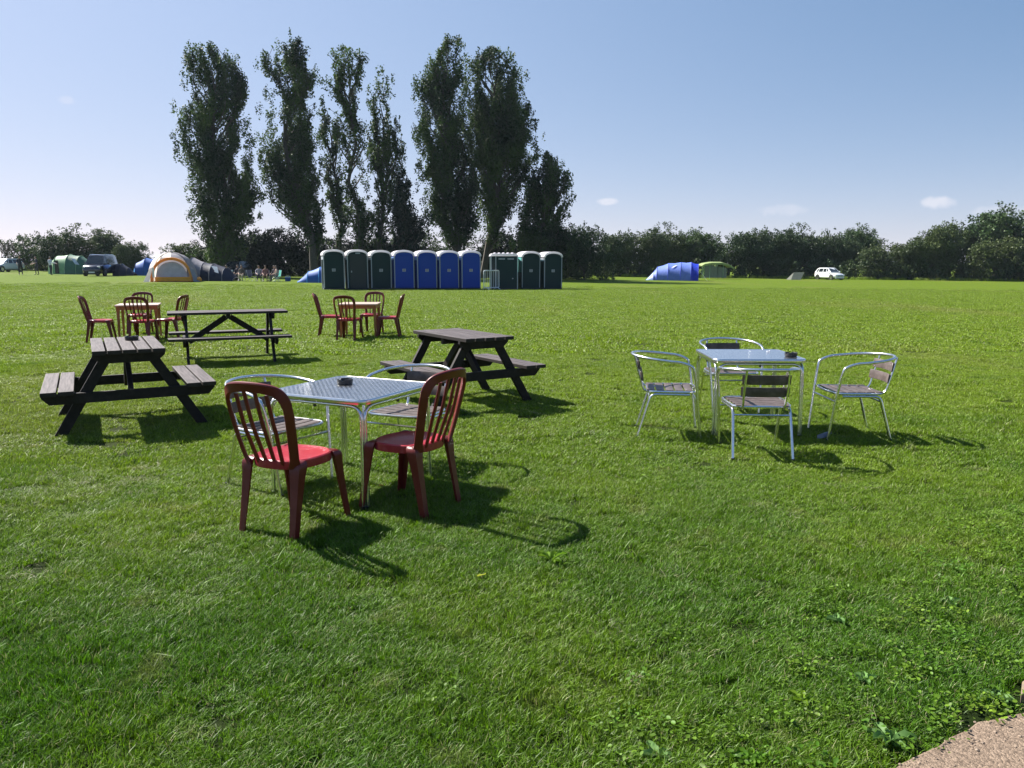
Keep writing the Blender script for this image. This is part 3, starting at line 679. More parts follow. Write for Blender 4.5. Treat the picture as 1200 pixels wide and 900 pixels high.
# ------------------------------------------------------------------ portable toilets
def make_loo(col, door=False, teal=False, w=1.16, d=1.16, h=2.05):
    root = empty('portable_toilet'); a = w / 2
    arch = lambda n, y, hw, zb, rise: [Vector((hw * cos(pi - pi * k / n), y, zb + rise * sin(pi * k / n) ** .8)) for k in range(n + 1)]
    MB().loft([[Vector((-a, -d / 2, .10)), Vector((a, -d / 2, .10)), Vector((a, d / 2, .10)), Vector((-a, d / 2, .10))], [Vector((-a, -d / 2, h - .12)), Vector((a, -d / 2, h - .12)), Vector((a, d / 2, h - .12)), Vector((-a, d / 2, h - .12))]]).build('body', M[col], root, False, .02)
    MB().box((0, 0, .055), (w + .02, d + .02, .11)).build('base', M['lblack'], root, False, .01)
    # gable panels under the curved roof
    for s_ in (-1, 1):
        r0 = [Vector((a - .02, s_ * (d / 2 + .012), h - .13)), Vector((-a + .02, s_ * (d / 2 + .012), h - .13))]; ar = arch(12, s_ * (d / 2 + .012), a - .02, h - .12, .20)
        r1 = [v - Vector((0, s_ * .05, 0)) for v in r0 + ar]; MB().loft([r0 + ar, r1]).build('gable', M[col], root, False)
    R0 = []
    for y in (-d / 2 - .05, d / 2 + .05):
        o_ = arch(16, y, a + .045, h - .15, .33); i_ = arch(16, y, a - .06, h - .17, .225)[::-1]; R0.append(o_ + i_)
    MB().loft(R0).build('roof', M['roofw'], root)
    for sx in (-1, 1):
        for sy in (-1, 1):
            MB().box((sx * (a - .012), sy * (d / 2 - .012), h / 2 + .02), (.05, .05, h - .20)).build('corner_post', M['trim'], root, False, .01)
        # side vents high up, and long ribs
        MB().box((sx * (a + .006), 0, h - (.62 if teal else .30)), (.02, d - .26, .86 if teal else .16)).build('vent', M['lb' if col == 'lblue' else 'teal' if teal else 'trim'], root, False, .004)
        for yy in (-.25, 0, .25): MB().box((sx * (a + .008), yy, 1.0), (.022, .10, 1.35)).build('rib', M[col], root, False, .006)
    if door:
        MB().box((.02, -d / 2 - .022, 1.04), (w - .26, .05, 1.84)).build('door', M['lblack'], root, False, .012)
        MB().box((.03, -d / 2 - .03, h - .03), (.26, .04, .07)).build('vent_grille', M['trim'], root, False, .004)
        MB().box((-.36, -d / 2 - .06, 1.02), (.05, .04, .10)).build('handle', M['trim'], root, False, .004)
    else:
        MB().box((0, -d / 2 - .014, 1.02), (w - .14, .035, 1.74)).build('back_panel', M[col], root, False, .012)
        p = MB().box((-.02, -d / 2 - .036, 1.10), (.20, .012, .16)).build('label_plate', M['trim'], root, False)
        for k in range(3): MB().box((-.02, -d / 2 - .045, 1.15 - k * .045), (.15 - .03 * (k == 1), .008, .016)).build('printed_line', M['lblack'], p, False)
    return root
yaw = R(19)
lg = make_loo('ldgreen'); ld = make_loo('ldgreen', True); lbm = make_loo('lblue'); lgt = make_loo('ldgreen', False, True)
loos = [(lg, -10.43, 45.25, 'leftmost dark green portable toilet, its right edge beside another green one'),
 (ld, -9.12, 45.55, 'dark green portable toilet with black door and vent, second from the left'),
 (lg, -7.82, 45.85, 'dark green portable toilet third from the left, next to the first blue one'),
 (lbm, -6.50, 46.15, 'leftmost blue portable toilet, next to a green one'),
 (lbm, -5.20, 46.45, 'blue portable toilet second from the left of the four blue ones'),
 (lbm, -3.92, 46.75, 'blue portable toilet third from the left of the four blue ones'),
 (lbm, -2.64, 47.05, 'rightmost blue portable toilet, beside the steel barrier'),
 (lgt, .98, 48.1, 'dark green portable toilet second from the right end of the row'),
 (lg, 2.34, 48.4, 'dark green portable toilet at the right end of the row')]
seen = set()
for src, x, y, lb in loos:
    o = src if id(src) not in seen else copy_tree(src); seen.add(id(src))
    put(o, x, y, T(x, y) - .01, rz=yaw + random.uniform(-.02, .02)); o.scale = (1, 1, 1.04 + random.uniform(-.008, .008)); o.rotation_euler.x = random.uniform(-.008, .008); o.rotation_euler.y = random.uniform(-.010, .010); tag(o, lb, 'toilet', 'portable toilets in a row')
# the larger one turned side on: door end to the left
def make_side_loo():
    root = empty('portable_toilet'); w, d, h = 1.62, 1.2, 2.0
    MB().box((0, 0, h / 2), (w, d, h)).build('body', M['ldgreen'], root, False, .02)
    MB().box((0, 0, .05), (w + .03, d + .03, .11)).build('base', M['lblack'], root, False, .01)
    prof = [(-.86, 0), (-.80, .12), (-.72, .17), (.62, .17), (.76, .13), (.86, 0)]
    f = MB().loft([[Vector((x, y, h + z - .01)) for x, z in prof] for y in (-d / 2 - .05, 0, d / 2 + .05)]).build('roof', M['roofw'], root, False, .02)
    for k in range(5): MB().box((-.55 + .27 * k, 0, h + .18), (.05, d + .02, .06)).build('roof_rib', M['roofw'], f, False, .01)
    MB().box((.12, -d / 2 - .012, 1.0), (1.26, .03, 1.82)).build('side_panel', M['ldgreen'], root, False, .01)
    for x in (-.16, .38): 
        v = MB().box((x, -d / 2 - .036, 1.83), (.38, .02, .085)).build('vent', M['trim'], root, False, .004)
        for k in range(4): MB().box((x - .13 + .085 * k, -d / 2 - .048, 1.83), (.02, .012, .06)).build('louvre', M['lblack'], v, False)
    for x in (-.80, -.52, .79): MB().box((x, -d / 2 - .01, 1.0), (.045, .05, 1.98)).build('corner_post', M['trim'], root, False, .008)
    MB().box((-.66, -d / 2 - .006, 1.02), (.20, .02, 1.7)).build('door', M['lblack'], root, False, .004)
    MB().box((.50, -d / 2 - .035, .66), (.08, .012, .06)).build('label_plate', M['trim'], root, False)
    return root
o = make_side_loo(); put(o, -.52, 47.5, T(-.52, 47.5), rz=R(6)); tag(o, 'wide dark green portable toilet turned side on behind the steel barrier', 'toilet', 'portable toilets in a row')
def make_barrier():
    root = empty('crowd_barrier'); w, h = 1.35, 1.05
    fr = rounded([(-w / 2, 0, .12), (-w / 2, 0, h), (w / 2, 0, h), (w / 2, 0, .12), (-w / 2, 0, .12)], .08)
    MB().tube(fr, .028, 8).build('frame', M['galv'], root)
    for k in range(7): MB().tube([(-w / 2 + w * (k + 1) / 8, 0, .12), (-w / 2 + w * (k + 1) / 8, 0, h)], .012, 6).build('bar', M['galv'], root)
    for sx in (-1, 1): MB().tube([(sx * w * .36, -.30, .0), (sx * w * .36, -.10, .11), (sx * w * .36, .10, .11), (sx * w * .36, .30, 0)], .022, 6).build('foot', M['galv'], root)
    return root
o = make_barrier(); put(o, -1.22, 46.1, T(-1.2, 46), rz=R(50)); o.scale = (1, 1, 1.08); tag(o, 'galvanised steel crowd barrier leaning by the side on toilet', 'barrier')

# ------------------------------------------------------------------ trees
def leaf_cloud(C, RAD, n_per, size, rng, flat=.0):
    """leaf rhombs in ellipsoidal clumps centred at C with radii RAD"""
    k = np.repeat(np.arange(len(C)), n_per); n = len(k)
    d = rng.randn(n, 3); d /= np.linalg.norm(d, axis=1, keepdims=True); r = rng.rand(n, 1) ** .5
    P = C[k] + d * r * RAD[k]
    nm = rng.randn(n, 3) + d * .6; nm[:, 2] += .3; nm /= np.linalg.norm(nm, axis=1, keepdims=True)
    u = rng.randn(n, 3); u -= nm * (u * nm).sum(1, keepdims=True); u /= np.linalg.norm(u, axis=1, keepdims=True); w = np.cross(nm, u)
    s = size * (.55 + .9 * rng.rand(n, 1)); 
    V = np.stack([P - u * s * .5, P + w * s * .33, P + u * s * .5 + nm * s * .08, P - w * s * .33], 1).reshape(-1, 3)
    return V, np.arange(n * 4).reshape(-1, 4)
def poplar(x, y, prof, label, seed, m='pop', dens=1.0, trunk_r=.42, base_z=None, leaf=.20, open_low=.0, name='poplar_tree', cat='tree', csize=1.0, forks=()):
    rng = np.random.RandomState(seed); root = empty(name, (x, y, T(x, y)), 0, label, cat, 'tall trees behind the toilets')
    prof = sorted(prof); Z = np.array([p[0] for p in prof]); XL = np.array([p[1] for p in prof]); XR = np.array([p[2] for p in prof])
    top = Z[-1]; cx = lambda z: np.interp(z, Z, (XL + XR) / 2); hw = lambda z: np.interp(z, Z, (XR - XL) / 2)
    area = np.trapezoid(XR - XL, Z) if hasattr(np, 'trapezoid') else np.trapz(XR - XL, Z)
    K = int(area * 2.3 * dens); no = [rng.randn(60) * .45 for _ in range(2)]; gz = np.linspace(0, 25, 60); XLf = lambda z: np.interp(z, Z, XL) + np.interp(z, gz, no[0]) * .8; XRf = lambda z: np.interp(z, Z, XR) + np.interp(z, gz, no[1]) * .8; cx = lambda z: (XLf(z) + XRf(z)) / 2; hw = lambda z: np.maximum(.12, (XRf(z) - XLf(z)) / 2); C = []; RA = []
    zs = np.linspace(Z[0] - .2, top, 200); wt = hw(zs) + .15; wt[zs < Z[0] + open_low] *= .25; cdf = np.cumsum(wt) / wt.sum()
    plumes = []
    for i in range(int(area * dens * .62)):          # upswept plumes of foliage, each a run of clumps swelling and closing to a point
        zb = np.interp(rng.rand(), cdf, zs); a = rng.rand() * 2 * pi; rr = .15 + .85 * rng.rand() ** .6; Lp = rng.uniform(2.4, 5.2) * (.7 + .3 * csize); run = []
        for k in range(9):
            t = k / 8; z = zb + Lp * (t - .4)
            if z > top + .1 or z < Z[0] - .4: continue
            w = hw(z); c = (.26 + .085 * w) * csize * (sin(pi * (.22 + .74 * t)) ** .8) + .05; ww = max(.05, w - c * .75); q = rr * (.78 + .27 * t)
            p = (cx(z) + ww * q * cos(a) + rng.randn() * .08, max(.4, ww) * .85 * q * sin(a) + rng.randn() * .08, z); C.append(p); RA.append((c, c, c * 1.5)); run.append(p)
        if len(run) > 2: plumes.append(run)
    # ragged silhouette: small sprays right on the outline
    for i in range(int(K * .30)):
        z = np.interp(rng.rand(), cdf, zs); s_ = 1 if rng.rand() < .5 else -1; xx = (XRf(z) if s_ > 0 else XLf(z)) - s_ * .38 + rng.randn() * .22
        cr = (.22 + .24 * rng.rand()) * csize; C.append((xx, rng.randn() * .9, z + .2)); RA.append((cr, cr, cr * (1.6 + .9 * rng.rand())))
    C = np.array(C); RA = np.array(RA)
    npr = np.clip((RA[:, 0] ** 2 * 105 / leaf ** 2 * .0529 * 2.5).astype(int), 6, 260)
    V, Q = leaf_cloud(C, RA, npr, leaf, rng)
    np_mesh('crown', V, Q, M[m], root)
    # trunk following the crown's axis, then limbs rising from it
    mb = MB(); P = []; rr = []
    for k in range(12):
        t = k / 11; z = t * top * .93; P.append(Vector((cx(z) * min(1, t * 3.2) if z > 1 else 0, 0, z - .1 * (k == 0)))); rr.append(max(.03, trunk_r * (1 - t) ** .8 * (1.25 if k == 0 else 1)))
    mb.tube(P, rr, 8).build('trunk', M['bark'], root)
    lb_ = MB()
    for run in plumes:
        c = Vector(run[0]); z0 = max(1.4, c.z - 1.2 - .8 * abs(c.x - cx(c.z))); t = z0 / (top * .93); f = min(11, t * 11); a = int(f); p0 = P[a].lerp(P[min(11, a + 1)], f - a)
        lb_.tube([p0, p0.lerp(c, .6) + Vector((0, 0, -.1))] + [Vector(q) for q in run[::2]], [.085, .07] + [.05 - .008 * j_ for j_ in range(len(run[::2]))], 4, False)
    idx = rng.permutation(len(C))[:10]
    for i in idx:
        c = Vector(C[i]); z0 = max(1.6, c.z - (1.2 + 1.3 * abs(c.x - cx(c.z)))); t = z0 / (top * .93); f = min(11, t * 11); a = int(f); p0 = P[a].lerp(P[min(11, a + 1)], f - a)
        mid_ = p0.lerp(c, .5) + Vector(((c.x - p0.x) * .12, 0, -.15)); lb_.tube([p0, mid_, c], [.07 + .03 * rng.rand(), .045, .015], 4, False)
    for fx, fz0, fz1, fr in forks:
        q = [Vector((0, 0, 0)), Vector((fx * .5, .2, fz0)), Vector((fx, .3, (fz0 + fz1) / 2)), Vector((cx(fz1) + fx * .4, .1, fz1))]; lb_.tube(smooth_path(q, 4), [fr * (1 - i / 13) for i in range(13)], 6)
    lb_.build('limbs', M['bark'], root)
    return root
P1 = [(22.1, -1.1, 0.2), (20.7, -2.9, 2.4), (19.0, -2.9, 3.5), (17.2, -2.6, 3.2), (15.7, -3.4, 3.3), (13.8, -3.6, 3.4), (11.2, -4.0, 3.6), (9.7, -3.1, 3.9), (7.3, -2.7, 3.9), (6.0, -3.2, 3.9), (3.8, -2.7, 2.6), (1.5, -2.4, 2.0)]
P2 = [(23.0, -2.3, 0.1), (22.2, -4.2, 0.4), (21.2, -4.9, 0.5), (19.4, -4.1, 1.0), (16.8, -4.0, 0.7), (15.8, -4.3, 0.4), (14.1, -5.2, 0.6), (11.5, -4.9, 0.8), (9.9, -5.1, 1.4), (7.7, -4.9, 1.3), (6.6, -3.3, 1.3), (5.0, -1.7, 1.2), (2.6, -0.7, 0.6)]
P3A = [(18.5, -0.8, 0.2), (17.5, -1.1, 0.5), (16.1, -1.1, 1.3), (12.0, -0.9, 1.1), (9.2, -0.9, 1.0), (6.3, -0.5, 1.8), (3.0, -0.3, 1.1)]
P3 = [(22.2, -1.7, -0.3), (21.2, -2.5, 1.2), (19.2, -2.4, 1.1), (17.9, -2.4, 0.4), (16.6, -1.6, 0.4), (15.3, -1.9, 0.5), (14.0, -2.1, 1.2), (12.7, -2.0, 1.6), (11.4, -2.1, 1.2), (9.8, -1.9, 0.6), (8.1, -1.9, 0.3), (6.0, -1.7, 1.6), (2.4, -1.6, 1.5)]
P4 = [(20.6, 0.2, 1.0), (19.7, -0.4, 1.6), (17.4, -1.5, 2.2), (14.9, -1.4, 2.5), (12.7, -1.3, 2.8), (11.6, -1.4, 3.0), (10.0, -1.2, 2.3), (7.4, -1.5, 1.5), (4.9, -1.4, 1.3), (2.2, -1.3, 1.2)]
PC = [(10.2, -0.4, 0.0), (9.1, -1.0, 0.4), (7.9, -1.4, 0.8), (5.5, -1.7, 1.7), (3.4, -2.0, 2.1), (.8, -2.3, 2.5)]
P5A = [(23.5, -1.3, 0.7), (22.0, -2.6, 0.5), (20.7, -3.7, 0.5), (19.4, -4.0, 0.6), (17.6, -4.3, 1.0), (15.7, -4.4, 1.2), (13.9, -4.3, 1.5), (11.5, -3.8, 1.7), (9.9, -4.4, 2.2), (8.2, -4.2, 2.2), (6.1, -3.4, 2.0), (3.6, -2.0, 1.2)]
P5B = [(22.9, 0.2, 1.8), (21.4, -1.2, 3.6), (20.4, -1.9, 4.4), (18.8, -2.2, 4.3), (17.5, -2.3, 4.8), (16.0, -2.2, 4.9), (14.4, -2.2, 5.7), (13.3, -2.1, 6.3), (12.2, -1.9, 5.9), (10.4, -1.2, 5.0), (8.4, -1.0, 4.4), (6.2, -0.6, 3.6), (4.0, -0.4, 2.4)]
P6 = [(12.4, 0.0, 0.5), (11.4, -0.9, 1.5), (9.8, -2.2, 2.4), (8.1, -2.6, 2.6), (7.3, -2.9, 2.5), (6.0, -3.2, 2.3), (4.3, -3.5, 2.6), (1.0, -3.6, 3.0)]
poplar(-29.0, 78, P1, 'leftmost tall poplar, broadest and densest of the left group, behind the orange tent', 1, dens=1.15)
poplar(-20.3, 80, P2, 'tall poplar leaning left above a bare lower trunk, second from the left', 2, dens=1.3)
poplar(-19.0, 84, P3A, 'thin low poplar squeezed between the second and the third tall ones', 3, dens=1.25, trunk_r=.22)
poplar(-15.3, 79, P3, 'narrow ragged poplar above the left dark green toilets', 4, dens=1.15, trunk_r=.3, csize=.9)
poplar(-13.6, 81, P4, 'slender pointed poplar with sky showing beside its bare stem', 5, dens=1.15, trunk_r=.28, csize=.85)
poplar(-10.0, 74, PC, 'low dense dark conifer standing at the foot of the slender pointed poplar', 6, 'dark', 3.6, .25, name='conifer_tree', leaf=.20, csize=.8)
poplar(-5.3, 80, P5A, 'tall loose poplar above the blue toilets, left of a pair', 7, dens=1.5, trunk_r=.35, forks=((-1.6, 4, 14, .2), (.7, 3, 15, .2)))
poplar(-3.1, 82, P5B, 'tall poplar with a long bare stem, its ragged right side sloping down', 8, dens=1.5, trunk_r=.34, forks=((1.6, 5, 14, .18),))
poplar(3.5, 79, P6, 'shorter dark pointed tree at the right end of the tall group', 9, 'pop', 2.6, .28, name='pointed_tree', csize=.85)

# bushes and hedge trees: a few crowns, copied, turned and scaled
def bush_mesh(seed, m, W_, H_, D_, n_cl, leaf=.21, skirt=True, ragged=1.0):
    rng = np.random.RandomState(seed); C = []; RA = []; lob = [(rng.uniform(-.45, .45) * W_, rng.uniform(-.3, .3) * D_, rng.uniform(.45, .72) * H_, rng.uniform(.25, .42)) for _ in range(6)] + [(0, 0, .6 * H_, .45)]
    for i in range(n_cl):
        lx, ly, lz, lr = lob[rng.randint(len(lob))]; d = rng.randn(3); d /= np.linalg.norm(d); r = rng.rand() ** .35 * lr
        p = np.array([lx + d[0] * r * W_, ly + d[1] * r * D_, lz + d[2] * r * H_ * .85])
        if skirt and rng.rand() < .30: p = np.array([rng.uniform(-.5, .5) * W_, rng.uniform(-.4, .4) * D_, rng.rand() * .45 * H_])
        p[2] = min(H_ * 1.0, max(.25, p[2])); C.append(p); c = rng.uniform(.42, .85) * (H_ / 7) ** .5; RA.append((c, c, c * .85))
    for i in range(int(n_cl * .16 * ragged)):
        lx, ly, lz, lr = lob[rng.randint(len(lob))]; a = rng.uniform(0, pi); C.append((lx + cos(a) * lr * W_ * 1.02, ly, lz + sin(a) * lr * H_ * .90)); c = rng.uniform(.18, .36); RA.append((c, c, c * 1.1))
    C = np.array(C); RA = np.array(RA); V, Q = leaf_cloud(C, RA, np.clip((RA[:, 0] ** 2 * 110 * (.26 / leaf) ** 2).astype(int), 5, 170), leaf, rng)
    mb = MB(); mb.tube([(0, 0, -.2), (.1, 0, H_ * .3), (.15, .1, H_ * .62)], [.2, .15, .05], 6)
    for k in range(7):
        c = C[rng.randint(n_cl)]; mb.tube([(.05, 0, H_ * .15), Vector((c[0] * .5, c[1] * .5, c[2] * .6)), Vector(c)], [.1, .06, .02], 4, False)
    me = np_mesh('crown', V, Q, M[m]); tm = mb.mesh('trunk'); tm.materials.append(M['bark']); return me, tm
kinds = {
 'hedge1': bush_mesh(21, 'bush', 9, 6.6, 5, 420), 'hedge2': bush_mesh(22, 'bush', 8, 7.2, 5, 400), 'hedge3': bush_mesh(23, 'bush', 10, 6.2, 5, 460),
 'olive1': bush_mesh(24, 'olive', 8, 5.2, 4.5, 320), 'round': bush_mesh(25, 'oak', 7, 7.6, 5.5, 360, skirt=False, ragged=.5), 'dark1': bush_mesh(26, 'dark', 9, 5.6, 5, 420), 'thin': bush_mesh(27, 'oak', 7, 5.5, 4, 110, ragged=1.5)}
def bush(kind, x, y, w, h, label, name='hedge_tree', cat='tree', group='hedgerow trees along the far edge of the field', rz=0):
    base = {'hedge1': (9, 6.6), 'hedge2': (8, 7.2), 'hedge3': (10, 6.2), 'olive1': (8, 5.2), 'round': (7, 7.6), 'dark1': (9, 5.6), 'thin': (7, 5.5)}[kind]
    root = empty(name, (x, y, T(x, y) - .05), rz, label, cat, group)
    for nm, me in zip(('crown', 'trunk'), kinds[kind]):
        o = link(bpy.data.objects.new(nm, me), root); o.scale = (w / base[0], w / base[0] * .9, h / base[1])
    return root
hb = [
 ('thin', -61.5, 98, 6, 4.4, 'low thin leaved bush above the silver car at the far left'),
 ('olive1', -57.5, 100, 6, 3.0, 'olive green bush between the silver car and the green tent'),
 ('hedge2', -53.6, 97, 8.6, 5.8, 'rounded dark tree rising above the green tent on the left'),
 ('olive1', -46.5, 99, 8, 1.9, 'low olive hedge filling the gap right of the dark van'),
 ('hedge1', -46.9, 97, 3.6, 3.9, 'small spiky dark tree poking up behind the blue dome tent'),
 ('olive1', -33.4, 84, 6, 3.4, 'sunlit green bush at the left foot of the broadest poplar'),
 ('dark1', -30.6, 86, 8, 4.6, 'dark bush in shade behind the seated campers'),
 ('dark1', -25.2, 84, 8, 5.1, 'high dark bush between the first and second poplars'),
 ('dark1', -20.5, 88, 7, 4.2, 'dark bush under the leaning poplar, behind the hidden blue tent'),
 ('dark1', -15.0, 90, 8, 4.4, 'dark bush behind the left dark green toilets'),
 ('thin', -9.3, 88, 7, 5.2, 'thin bush with sky gaps right of the dark conifer'),
 ('thin', -2.5, 89, 8, 4.4, 'thin bush with sky gaps above the last blue toilets'),
 ('dark1', -.8, 87, 7, 4.9, 'dark bush between the trunks of the last two poplars'),
 ('dark1', 4.2, 86, 8, 5.4, 'dark bush behind the right dark green toilets'),
 ('hedge1', 7.6, 82, 6.4, 5.9, 'dark round bush right of the toilets, touching the pointed tree'),
 ('thin', 12.6, 107, 6, 5.2, 'pale thin bush at the left start of the long right hedge'),
 ('hedge1', 16.1, 108, 7, 6.4, 'hedge tree above the left end of the blue tunnel tent'),
 ('hedge2', 21.2, 109, 8, 7.4, 'tall hedge tree directly above the blue tunnel tent'),
 ('round', 26.2, 110, 8, 6.9, 'hedge tree behind the lime awning'),
 ('thin', 30.2, 108, 6, 6.0, 'thinner pale hedge tree right of the lime awning'),
 ('hedge1', 35.2, 109, 9, 7.0, 'dark wide hedge tree left of the small olive tent'),
 ('hedge2', 40.5, 111, 9, 7.6, 'highest dark hedge tree, above the small olive tent'),
 ('hedge3', 46.0, 112, 8, 7.1, 'dark hedge tree directly behind the white car'),
 ('round', 52.3, 118, 8, 8.1, 'round topped green tree standing above the right hedge'),
 ('olive1', 52.0, 108, 8.6, 5.0, 'low olive hedge bush below the round topped tree'),
 ('hedge2', 57.3, 109, 7, 6.6, 'hedge tree just right of the round topped one, lower than its right neighbour'),
 ('hedge1', 62.4, 111, 8.6, 8.4, 'tall dark hedge tree second from the right edge'),
 ('round', 70.9, 114, 12, 11.0, 'largest hedge tree at the right edge of the picture'),
 ('olive1', 66.7, 107, 9, 6.0, 'olive bush in front of the largest tree at the right edge'),
 ('hedge3', 77.7, 112, 12, 8.0, 'hedge tree cut off by the right edge, just behind the largest one')]
for i, (k, x, y, w, h, lb) in enumerate(hb): bush(k, x, y, w, h, lb, rz=(i * 2.4) % .8 - .4 + (pi if i % 2 else 0))
# unbroken low growth along the bottom of the hedge, too tangled to count
rng = np.random.RandomState(77); C = []; RA = []
for i in range(2600):
    x = rng.uniform(-95, 95); y = 101 + rng.uniform(-1.5, 3) + (6 if x > 9 else 0); C.append((x, y, T(x, y) + rng.rand() ** 1.3 * (2.5 if x > 8 else 1.35))); RA.append((.6, .6, .5))
for i in range(900):
    x = rng.uniform(-31, 9); y = 92 + rng.uniform(-1, 3); C.append((x, y, T(x, y) + rng.rand() * 3.0)); RA.append((.6, .6, .55))
V, Q = leaf_cloud(np.array(C), np.array(RA), np.full(len(C), 24), .27, rng); o = np_mesh('undergrowth', V, Q, M['bush'], None); o = link(bpy.data.objects.new('undergrowth', o)); tag(o, 'tangled low growth along the foot of the far hedge', 'undergrowth', kind='stuff')
# rough longer grass along the hedge foot
rough_c = tuft_collection('rough_tufts', [blades(70, .35, .25, .6, .03, 3, lean=.5) for _ in range(3)], M['blade'])
n = 900; x = rng.uniform(-80, 90, n); y = 98.5 + rng.rand(n) * 2 + 5.5 * (x > 9); 
o = scatter('rough_grass', np.stack([x, y, np.array([T(a, b) for a, b in zip(x, y)])], 1), np.stack([rng.randn(n) * .1, rng.randn(n) * .1, rng.rand(n) * 6.28], 1), (.5 + .6 * rng.rand(n, 1)) * np.ones((n, 3)), rough_c); tag(o, 'rough uncut grass along the foot of the far hedge', 'grass')
# leafless shrub at the far left
rng = random.Random(5); root = empty('bare_shrub', (-65.2, 97, T(-65, 97)), 0, 'bare branched shrub against the sky at the far left edge', 'shrub'); mb = MB()
def twig(p, d, L_, r, lvl):
    q = p + d * L_; mb.tube([p, p.lerp(q, .5) + Vector((rng.uniform(-.1, .1), 0, .08)) * L_, q], [r, r * .8, r * .55], 4, False)
    if lvl:
        for k in range(3):
            nd = (d + Vector((rng.uniform(-.7, .7), rng.uniform(-.5, .5), rng.uniform(-.1, .5)))).normalized(); twig(p.lerp(q, rng.uniform(.5, 1)), nd, L_ * rng.uniform(.6, .8), r * .6, lvl - 1)
for k in range(6): twig(Vector((rng.uniform(-2, 3), rng.uniform(-.5, .5), 0)), Vector((rng.uniform(-.4, .5), 0, 1)).normalized(), 1.6, .07, 4)
mb.build('branches', M['bark'], root)

# ------------------------------------------------------------------ tents
def arch_pts(x, hw, h, n=14, yo=0, p=.85): return [Vector((x, yo + hw * cos(pi * k / n), h * max(0, sin(pi * k / n)) ** p)) for k in range(n + 1)]
def arch_tent(name, st, cols, x, y, rz, label, pole=None, caps=(None, None), cat='tent', sag=.03):
    """fabric tunnel: st = (x, half width, height), one coloured panel between each two hoops"""
    root = empty(name, (x, y, T(x, y)), rz, label, cat)
    for i in range(len(st) - 1):
        a, b = st[i], st[i + 1]; m = tuple((a[k] + b[k]) / 2 * (1 if k == 0 else 1 - sag) for k in range(3))
        R_ = [arch_pts(*a[:3]), arch_pts(*m), arch_pts(*b[:3])]; inner = [[Vector((p.x, p.y * .985, p.z * .985)) for p in r] for r in R_]
        mb = MB(); mb.loft(R_, cap=False, close=False); mb.loft(inner, cap=False, close=False); mb.build('panel', cols[i], root)
    for i, a in enumerate(st):
        MB().tube([p * 1.004 + Vector((0, 0, .005)) for p in arch_pts(*a[:3])], .022, 5).build('pole', pole or M['blk'], root)
    for c, a, s_ in ((caps[0], st[0], -1), (caps[1], st[-1], 1)):
        if c:
            r0 = arch_pts(*a[:3]); r1 = [Vector((a[0] + s_ * .05, p.y * .5, p.z * .5)) for p in r0]; mb = MB(); mb.loft([r0, r1], cap=False, close=False); mb.add(r1, [tuple(range(len(r1)))]); mb.build('end_panel', c, root)
    return root
def guy(root, p, q): MB().tube([p, q], .008, 4).build('guy_line', M['white'], root)
lg1, lg2, dg = cloth('lightgreen', (.20, .38, .20)), cloth('palegreen', (.34, .50, .30)), cloth('green', (.055, .15, .10))
win = cloth('window', (.50, .56, .62), .3)
t = arch_tent('tent', [(-2.2, .75, 1.3), (-1.5, 1.15, 1.85), (-.2, 1.3, 2.0), (.9, 1.2, 1.85), (2.25, .8, 1.0)], [lg2, lg1, dg, dg], -45.1, 80, R(-2), 'two tone green tunnel tent between the standing man in white and the van', caps=(lg2, dg), pole=lg2)
mb = MB(); mb.add([(.35, -.86, 1.62), (.75, -.80, 1.52), (1.25, -1.08, .98), (.85, -1.16, 1.05)], [(0, 1, 2, 3)]); mb.add([(.35, -.80, 1.58), (.75, -.74, 1.48), (1.25, -1.02, .94), (.85, -1.10, 1.01)], [(3, 2, 1, 0)]); mb.build('window', win, t)
MB().box((-1.0, -1.22, .75), (.38, .04, 1.3)).build('doorway', M['blk'], t, False)
db = cloth('darkblue', (.010, .016, .045)); 
t = arch_tent('tent', [(-.9, .9, 1.15), (-.3, .9, 1.15), (.3, .8, .75), (.85, .5, .2)], [db, db, db], -37.75, 76, R(4), 'low dark tent sloping down from the back of the dark van', caps=(db, None))
bl, bl2, sky_ = cloth('blue', (.012, .10, .40)), cloth('midblue', (.01, .07, .28)), cloth('skyblue', (.06, .38, .78))
t = arch_tent('tent', [(-1.25, .5, .7), (-1.0, .95, 1.25), (-.1, 1.25, 1.75), (.8, 1.15, 1.6), (1.3, .7, 1.0)], [sky_, bl, bl, bl2], -36.5, 78, R(8), 'blue dome tent with a pale blue door, left of the orange and white tent', caps=(sky_, bl2), pole=bl2)
wh, gr, org, org2 = cloth('offwhite', (.80, .76, .72), .6, .4), cloth('grey', (.26, .25, .28)), cloth('orange', (.72, .30, .045)), cloth('bright orange', (.85, .38, .03))
# dome porch with orange arch
root = empty('dome_tent', (-26.2, 60, T(-26, 60)), R(20), 'white and grey dome tent with an orange arched front and orange sill', 'tent')
for i in range(8):
    a0, a1 = 2 * pi * i / 8, 2 * pi * (i + 1) / 8; rings = []
    if i == 5 or i == 6: pass
    for k in range(9):
        ph = pi / 2 * k / 8; rr_ = 1.78 * cos(ph) ** .75; z = 2.15 * sin(ph) ** .9
        if (i in (5, 6)) and z < 1.65: continue
        rings.append([Vector((rr_ * cos(a0 + (a1 - a0) * j / 3) * (1 - .04 * (j in (1, 2))), rr_ * sin(a0 + (a1 - a0) * j / 3) * (1 - .04 * (j in (1, 2))), z)) for j in range(4)])
    MB().loft(rings, cap=False, close=False).build('panel', wh if i in (3, 4, 5) else gr, root)
def fr_arch(hw, h, y, n=20, lean=.45): return [Vector((hw * cos(pi * k / n), y + lean * sin(pi * k / n), h * sin(pi * k / n) ** .8)) for k in range(n + 1)]
mb = MB(); mb.ribbon(fr_arch(1.38, 1.72, -1.62), (0, 1, .1), .16, .20); mb.build('arch', org, root)
